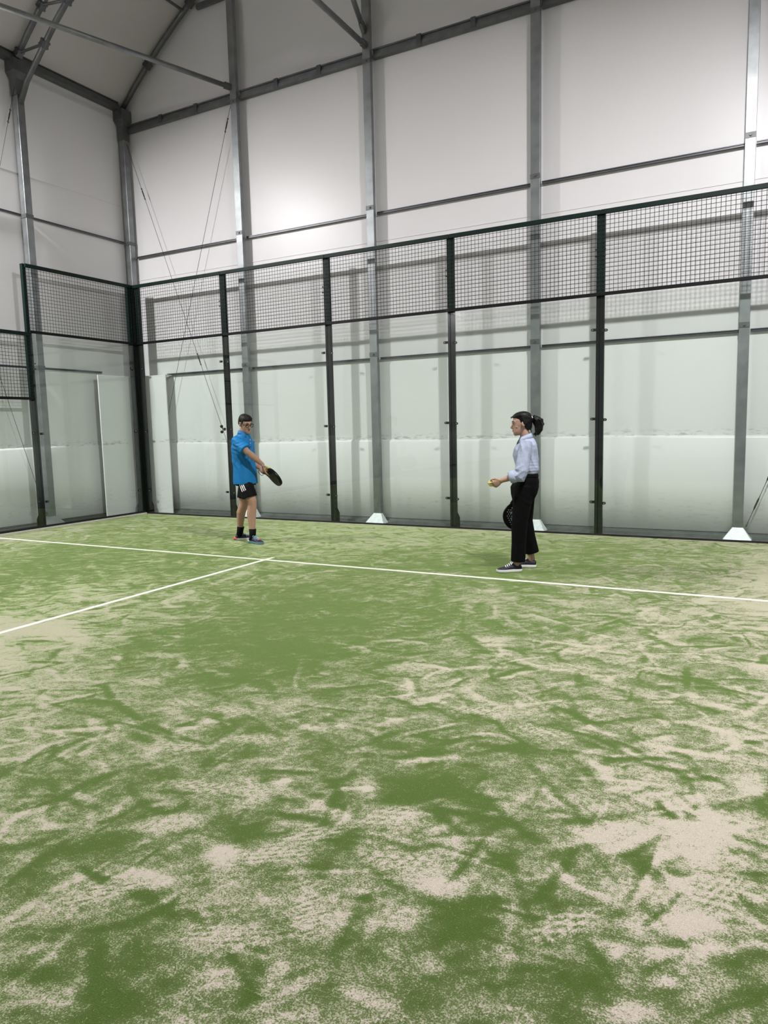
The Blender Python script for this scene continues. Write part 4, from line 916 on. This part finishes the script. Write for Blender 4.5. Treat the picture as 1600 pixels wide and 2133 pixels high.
# polo shirt
bm = bmesh.new()
tp = [((0.002, -0.004, 0.755), 0.170, 0.136), ((0.0, -0.004, 0.80), 0.170, 0.134), ((0.0, 0, 0.90), 0.169, 0.126), ((-0.006, 0, 1.0), 0.166, 0.120), ((-0.012, 0, 1.12), 0.170, 0.122), ((-0.014, 0, 1.22), 0.172, 0.122), ((-0.013, -0.004, 1.29), 0.164, 0.106), ((-0.010, -0.006, 1.345), 0.130, 0.084), ((-0.003, -0.012, 1.385), 0.086, 0.072), ((0.0, -0.014, 1.408), 0.066, 0.064)]
loft(bm, [(Vector(c), a, b, sM, fM) for c, a, b in tp], seg=30, n=2.4)
for S, E, f0, f1 in ((SR_, ER_, -0.12, 0.80), (SL_, EL_, -0.12, 0.72)):
    a = S.lerp(E, f0); b = S.lerp(E, f1)
    tube(bm, [a, S.lerp(E, 0.12), S.lerp(E, 0.45), b], [0.056, 0.066, 0.072, 0.080] if S is SR_ else [0.054, 0.060, 0.064, 0.068], 18)
polo = skin_obj('polo_shirt', bm, 0.0055, POLO, man, 2, folds([((-0.09, -0.17, 1.20), (0.5, 0, 0.9), 0.050, 0.10, 0.009), ((-0.06, -0.10, 0.98), (0.9, 0.2, 0.35), 0.060, 0.16, 0.010), ((0.06, -0.10, 1.10), (0.8, 0.2, -0.4), 0.065, 0.14, 0.008), ((-0.02, -0.2, 1.27), (-0.3, 0, 1), 0.04, 0.08, 0.005)]))
def collar(bm):
    # stand-up fall collar, open at the throat
    pts = []; prev = None
    c0 = Vector((0.002, -0.018, 1.398))
    for i in range(25):
        q = math.radians(28)+math.radians(304)*i/24
        d = fM*math.cos(q)+sM*math.sin(q)
        drop = 0.025*max(0, math.cos(q))
        tl = 0.020*max(0, math.cos(q))
        a = c0+d*0.064+Vector((0, 0, 0.045-drop*1.4)); b = c0+d*0.082+Vector((0, 0, -0.008-drop-tl)); a2 = c0+d*0.059+Vector((0, 0, 0.043-drop*1.4)); b2 = c0+d*0.074+Vector((0, 0, -0.012-drop-tl))
        row = [bm.verts.new(p) for p in (a, b, b2, a2)]
        if prev:
            for k in range(4): bm.faces.new((prev[k], prev[(k+1) % 4], row[(k+1) % 4], row[k]))
        else: bm.faces.new(row)
        prev = row
    bm.faces.new(prev[::-1])
one('collar', collar, POLO_IN, polo, smooth=True)
patch_strip('placket', polo, ((0.060, -0.2, 1.335), (0.072, -0.2, 1.24)), ((0.084, -0.2, 1.335), (0.096, -0.2, 1.24)), POLO_IN, polo, (0, 1, 0), 6, 0.002)
tree = BVHTree.FromPolygons([v.co.copy() for v in polo.data.vertices], [tuple(p.vertices) for p in polo.data.polygons])
for zz in (1.315, 1.275):
    q, nn = on_surface(tree, (0.080, -0.2, zz), (0, 1, 0), 0.004); one('button', lambda bm: ball(bm, q, 0.006, 8), WHITE, polo, smooth=True)
# shorts
bm = bmesh.new()
loft(bm, [(Vector(c), a, b, sM, fM) for c, a, b in [((0, 0, 0.93), 0.140, 0.098), ((0, 0, 0.86), 0.148, 0.108), ((0, 0, 0.78), 0.152, 0.114), ((0.005, 0, 0.735), 0.148, 0.110)]], seg=28, n=2.3)
for H, K, e, r1 in ((HR, KR, 0.70, 0.100), (HL, KL, 0.78, 0.098)):
    I = Vector((H.x, H.y*0.45, H.z)); tube(bm, [I+Vector((0, 0, -0.01)), I.lerp(K, 0.12), H.lerp(K, 0.38), H.lerp(K, e)], [0.070, 0.082, 0.096, r1], 20)
shorts = skin_obj('shorts', bm, 0.0055, SHORT, man, 2, folds([((0.03, -0.15, 0.68), (1, 0, 0.4), 0.05, 0.12, 0.004)]))
for i in range(3):
    dx = 0.021*i
    patch_strip('stripe', shorts, ((-0.094+dx, -0.3, 0.795-0.002*i), (-0.050+dx, -0.3, 0.665+0.010*i)), ((-0.083+dx, -0.3, 0.795-0.002*i), (-0.039+dx, -0.3, 0.665+0.010*i)), WHITE, shorts, (0, 1, 0), 10, 0.0025)
# socks and shoes
for A, K, fd in ((AR_, KR, (0.55, -0.83)), (AL_, KL, (1, 0.02))):
    bm = bmesh.new(); top = A.lerp(K, 0.26); tube(bm, [A+Vector((0, 0, -0.03)), A, A.lerp(K, 0.1), top], [0.046, 0.044, 0.042, 0.047], 16); mesh_obj('sock', bm, SOCK, man, smooth=True)
    fdv = Vector((*fd, 0)).normalized()
    shoe(man, (A.x-fdv.x*0.062, A.y-fdv.y*0.062, 0.0), fdv, 0.275 if fd[0] < 0.9 else 0.265, 0.096, NAVY, SOLET if fd[0] < 0.9 else SOLEW, True, SOLER if fd[0] > 0.9 else SOLEW, LACEB)
# overlay on the near shoe
one('toe_overlay', lambda bm: ball(bm, (AR_.x+0.075, AR_.y-0.118, 0.050), 0.024, 10, (0.9, 1.3, 0.42)), MAGENTA, [c for c in man.children if c.name.startswith('shoe')][0], smooth=True)
wp = lambda p: Mw @ Vector(p)
wd = lambda d: (Mw.to_3x3() @ Vector(d))
padel_racket('black padel racket held low by the man in blue', wp((0.217, 0.066, 0.895)), wd((0.45, -0.87, -0.17)), wd((0.43, 0.36, -0.82)))
padel_ball('yellow ball held by the man over his racket', wp((0.290, -0.190, 0.945)))

# ---------------------------------------------------------------- the woman
WB = Vector((7.74, -2.50, 0.003)); WYAW = math.radians(18.06)
wom = thing('person', 'standing woman with a ponytail, light blue shirt and black trousers', 'person', WB, WYAW, 'people on the court')
Ww = Matrix.Translation(WB) @ Matrix.Rotation(WYAW, 4, 'Z')
fW = Vector((-0.985, -0.17, 0)); sW = Vector((-0.17, 0.985, 0))        # facing left, her right side away from the camera
KW = 0.90
HMw = head_matrix((0.052, -0.01, 1.434), (-0.985, -0.15, 0), math.radians(-6), 0.0)
bm = bmesh.new()
head(bm, HMw, KW, True)
tr = [((0.09, 0, 0.80), 0.158, 0.115), ((0.095, 0, 0.86), 0.160, 0.118), ((0.11, 0, 0.96), 0.125, 0.072), ((0.10, 0, 1.06), 0.130, 0.088), ((0.09, 0, 1.14), 0.145, 0.105), ((0.095, 0, 1.22), 0.150, 0.090), ((0.10, 0, 1.27), 0.10, 0.065), ((0.095, 0, 1.30), 0.055, 0.055)]
loft(bm, [(Vector(c), a, b, sW, fW) for c, a, b in tr], seg=28, n=2.3)
tube(bm, [(0.098, -0.002, 1.25), (0.085, -0.005, 1.32), (0.068, -0.008, 1.39)], [0.052, 0.047, 0.048], 16)
SLw, ELw, WLw = Vector((0.092, -0.150, 1.238)), Vector((0.046, -0.212, 0.962)), Vector((-0.142, -0.185, 0.898))
SRw, ERw, WRw = Vector((0.092, 0.150, 1.238)), Vector((0.112, 0.205, 0.985)), Vector((0.030, 0.215, 0.800))
for S, E, W in ((SLw, ELw, WLw), (SRw, ERw, WRw)):
    tube(bm, [S, S.lerp(E, 0.5), E, E.lerp(W, 0.28), E.lerp(W, 0.7), W], [0.044, 0.040, 0.034, 0.036, 0.028, 0.0225], 14, round_caps=True)
HNw, KNw, ANw = Vector((0.075, -0.085, 0.82)), Vector((0.022, -0.10, 0.46)), Vector((0.006, -0.10, 0.075))
HFw, KFw, AFw = Vector((0.090, 0.085, 0.82)), Vector((0.090, 0.105, 0.47)), Vector((0.152, 0.125, 0.075))
for H, K, A, fd in ((HNw, KNw, ANw, Vector((-0.96, -0.28, 0))), (HFw, KFw, AFw, Vector((-0.98, 0.1, 0)))):
    tube(bm, [H, H.lerp(K, 0.5), K, K.lerp(A, 0.3), K.lerp(A, 0.65), K.lerp(A, 0.9), A], [0.088, 0.074, 0.053, 0.052, 0.040, 0.033, 0.035], 16)
    tube(bm, [A+Vector((0, 0, -0.025)), A+fd*0.06+Vector((0, 0, -0.032)), A+fd*0.115+Vector((0, 0, -0.047))], [0.034, 0.029, 0.018], 12, round_caps=True)
hand(bm, WLw, (-0.86, 0.02, -0.50), (-0.25, 0.85, 0.10), 'L', (0.55, 0.95, 1.15, 1.25), 0.92, (0.25, 0.25))
hand(bm, WRw, (-0.35, 0.0, -0.93), (-0.5, -0.85, 0.1), 'R', (1.2, 1.25, 1.25, 1.2), 0.90, (0.5, 0.8))
skin_obj('body', bm, 0.0042, SKIN_W, wom, 2)
face_parts(HMw, KW, wom, LIPW, True)
V = lambda *p: HMw @ (Vector(p)*KW)
Rh = HMw.to_3x3(); hx, hy, hz = (Rh @ Vector(a) for a in ((1, 0, 0), (0, 1, 0), (0, 0, 1)))
bm = bmesh.new()
loft(bm, [(V(0, -0.062, -0.075), 0.040*KW, 0.034*KW, hx, hy), (V(0, -0.060, -0.055), 0.060*KW, 0.046*KW, hx, hy), (V(0, -0.054, -0.025), 0.074*KW, 0.058*KW, hx, hy), (V(0, -0.044, 0.010), 0.081*KW, 0.072*KW, hx, hy), (V(0, -0.038, 0.038), 0.085*KW, 0.080*KW, hx, hy),
          (V(0, -0.026, 0.060), 0.085*KW, 0.092*KW, hx, hy), (V(0, -0.012, 0.078), 0.082*KW, 0.104*KW, hx, hy), (V(0, -0.010, 0.094), 0.076*KW, 0.100*KW, hx, hy), (V(0, -0.012, 0.110), 0.064*KW, 0.084*KW, hx, hy), (V(0, -0.014, 0.126), 0.042*KW, 0.056*KW, hx, hy), (V(0, -0.016, 0.134), 0.014*KW, 0.02*KW, hx, hy)], seg=28, n=2.2)
for s in (-1, 1):
    for i in range(9):      # swept strands from the brow to the tie
        z0 = 0.092-i*0.012; x0 = 0.050+i*0.004; y0 = 0.066-i*0.009
        tube(bm, [V(s*x0*0.9, y0, z0), V(s*(0.083), 0.01-i*0.004, z0+0.004), V(s*0.070, -0.07, 0.5*z0+0.018), V(s*0.022, -0.115, 0.032)], [0.009, 0.011, 0.011, 0.010], 7, round_caps=True)
tube(bm, [V(0, 0.085, 0.088), V(0.02, 0.102, 0.082), V(0.03, 0.098, 0.068)], [0.008, 0.006, 0.003], 6, round_caps=True)
for i in range(5): tube(bm, [V(-0.03-i*0.006, -0.075, -0.045-i*.004), V(-0.02-i*.004, -0.092, -0.070-i*0.006), V(-0.02, -0.088, -0.092-i*.004)], [0.005, 0.0035, 0.002], 6)
hair = skin_obj('hair', bm, 0.004, HAIRW, wom, 1, folds([((0.06, -0.07, 1.46), (0.3, 0, 1), 0.016, 0.09, 0.0018)]))
bm = bmesh.new()
tp = [V(0, -0.108, 0.036), V(0, -0.140, 0.046), V(0, -0.172, 0.020), V(0, -0.184, -0.030), V(0, -0.178, -0.080), V(0, -0.158, -0.118), V(0.0, -0.140, -0.130)]
tube(bm, tp, [0.018, 0.032, 0.042, 0.045, 0.040, 0.026, 0.010], 16, round_caps=True)
for i in range(26):
    a = rng.uniform(0, 2*math.pi); rr = rng.uniform(0.030, 0.050)
    off = lambda j: hx*math.cos(a)*rr*(0.5+0.5*math.sin(j*0.7))+hy*math.sin(a)*rr*(0.5+0.5*math.sin(j*0.7))
    wob = lambda j: (hx*math.sin(j*2.1+i)+hy*math.cos(j*1.8+i*2))*0.008
    tube(bm, [tp[j]+off(j)+wob(j) for j in range(1, 6)]+[tp[6]+off(4)*0.8+hz*rng.uniform(-0.02, 0.015)], [0.008, 0.010, 0.010, 0.009, 0.006, 0.003], 6, round_caps=True)
skin_obj('ponytail', bm, 0.004, HAIRW, hair, 1)
one('hair_tie', lambda bm: torus(bm, V(0, -0.122, 0.042), 0.022, 0.0055, hx, (hz*0.95+hy*0.3).normalized(), 18, 6), WHITE, hair, smooth=True)
# shirt, tucked in and bloused over the waistband
bm = bmesh.new()
tp = [((0.112, 0, 0.945), 0.138, 0.084), ((0.112, 0, 0.965), 0.152, 0.096), ((0.110, 0, 1.00), 0.160, 0.106), ((0.100, 0, 1.06), 0.160, 0.112), ((0.088, 0, 1.13), 0.162, 0.120), ((0.092, 0, 1.19), 0.166, 0.112), ((0.100, 0, 1.235), 0.158, 0.096), ((0.106, 0, 1.27), 0.115, 0.076), ((0.104, 0, 1.295), 0.066, 0.064), ((0.100, 0, 1.305), 0.055, 0.056)]
loft(bm, [(Vector(c), a, b, sW, fW) for c, a, b in tp], seg=30, n=2.3)
cuff = ELw.lerp(WLw, 0.50)
tube(bm, [SLw.lerp(ELw, -0.12), SLw.lerp(ELw, 0.1), SLw.lerp(ELw, 0.5), ELw+Vector((0.005, 0, 0.03)), ELw+Vector((-0.006, 0, -0.022)), ELw.lerp(WLw, 0.22), cuff], [0.055, 0.066, 0.067, 0.066, 0.064, 0.062, 0.054], 18)
cuffr = ERw.lerp(WRw, 0.42)
tube(bm, [SRw.lerp(ERw, -0.12), SRw.lerp(ERw, 0.1), SRw.lerp(ERw, 0.5), ERw+Vector((0, 0, 0.02)), ERw.lerp(WRw, 0.2), cuffr], [0.055, 0.064, 0.064, 0.060, 0.056, 0.048], 18)
shirt = skin_obj('shirt', bm, 0.0055, SHIRT, wom, 2, folds([((0.03, -0.25, 0.98), (-0.5, 0, 1), 0.05, 0.08, 0.006), ((0.06, -0.2, 1.12), (0.9, 0, 0.15), 0.06, 0.14, 0.006), ((0.17, -0.1, 1.08), (1, 0, 0.3), 0.06, 0.14, 0.009), ((0.16, -0.1, 0.985), (0.15, 0, 1), 0.030, 0.08, 0.004), ((-0.06, -0.2, 0.93), (-0.9, 0, 0.4), 0.03, 0.05, 0.003)]))
one('cuff', lambda bm: tube(bm, [ELw.lerp(WLw, 0.26), ELw.lerp(WLw, 0.28), cuff, ELw.lerp(WLw, 0.57)], [0.056, 0.062, 0.060, 0.053], 20), SHIRT, shirt, smooth=True)
def collarw(bm):
    prev = None; c0 = Vector((0.090, -0.004, 1.300))
    for i in range(25):
        q = math.radians(26)+math.radians(308)*i/24
        d = fW*math.cos(q)+sW*math.sin(q); fr = max(0, math.cos(q)); bk = max(0, -math.cos(q))
        zt = 0.030-0.022*fr+0.018*bk; zb = -0.012-0.050*fr**2+0.014*bk
        row = [bm.verts.new(p) for p in (c0+d*0.054+Vector((0, 0, zt)), c0+d*(0.076+0.016*fr)+Vector((0, 0, zb)), c0+d*(0.069+0.014*fr)+Vector((0, 0, zb-0.003)), c0+d*0.049+Vector((0, 0, zt-0.002)))]
        if prev:
            for k in range(4): bm.faces.new((prev[k], prev[(k+1) % 4], row[(k+1) % 4], row[k]))
        else: bm.faces.new(row)
        prev = row
    bm.faces.new(prev[::-1])
one('collar', collarw, SHIRT, shirt, smooth=True)
one('dark_inner_top', lambda bm: loft(bm, [(Vector((0.014, -0.012, 1.205)), 0.022, 0.016, sW, fW), (Vector((0.026, -0.010, 1.245)), 0.030, 0.018, sW, fW), (Vector((0.044, -0.006, 1.280)), 0.034, 0.018, sW, fW)], seg=14), TROUS, shirt, smooth=True)
# trousers
bm = bmesh.new()
loft(bm, [(Vector(c), a, b, sW, fW) for c, a, b in [((0.112, 0, 0.955), 0.140, 0.085), ((0.110, 0, 0.93), 0.148, 0.094), ((0.098, 0, 0.88), 0.165, 0.118), ((0.080, 0, 0.82), 0.172, 0.134), ((0.074, 0, 0.755), 0.164, 0.124), ((0.066, 0, 0.70), 0.146, 0.104), ((0.056, 0, 0.65), 0.115, 0.080), ((0.050, 0, 0.60), 0.07, 0.05)]], seg=30, n=2.3)
def leg(bm, H, K, hem, r, front):
    pts = [H+Vector((0, 0, 0.02)), H.lerp(K, 0.4), K, K.lerp(hem, 0.5), hem]
    tube(bm, pts, r, 20)
leg(bm, HNw, Vector((0.030, -0.10, 0.46)), Vector((0.016, -0.10, 0.100)), [0.098, 0.092, 0.078, 0.070, 0.071], 0)
leg(bm, HFw, Vector((0.088, 0.105, 0.47)), Vector((0.157, 0.122, 0.148)), [0.098, 0.090, 0.074, 0.066, 0.069], 0)
trs = skin_obj('trousers', bm, 0.0055, TROUS, wom, 2, folds([((0.13, -0.1, 0.66), (0.5, 0, 1), 0.06, 0.09, 0.004), ((0.09, -0.1, 0.48), (0.7, 0, 1), 0.06, 0.08, 0.003)]))
one('waistband', lambda bm: loft(bm, [(Vector((0.112, 0, 0.925)), 0.151, 0.098, sW, fW), (Vector((0.112, 0, 0.928)), 0.153, 0.100, sW, fW), (Vector((0.112, 0, 0.957)), 0.146, 0.092, sW, fW)], seg=30, n=2.3), TROUS, trs)
shoe(wom, (0.052, -0.086, 0.0), (-0.96, -0.28), 0.252, 0.090, NAVYW, SOLEW, True, None, WHITE)
shoe(wom, (0.200, 0.120, 0.0), (-0.985, 0.08), 0.248, 0.088, NAVYW, SOLEW, True, None, WHITE)
wp = lambda p: Ww @ Vector(p)
wd = lambda d: (Ww.to_3x3() @ Vector(d))
padel_racket('black padel racket with pale dots behind the knees of the woman', wp((0.012, 0.236, 0.822)), wd((-0.05, 0.02, -1)), wd((1, 0.12, -0.05)), True)
padel_ball('yellow ball in the raised hand of the woman', wp((-0.236, -0.150, 0.872)))
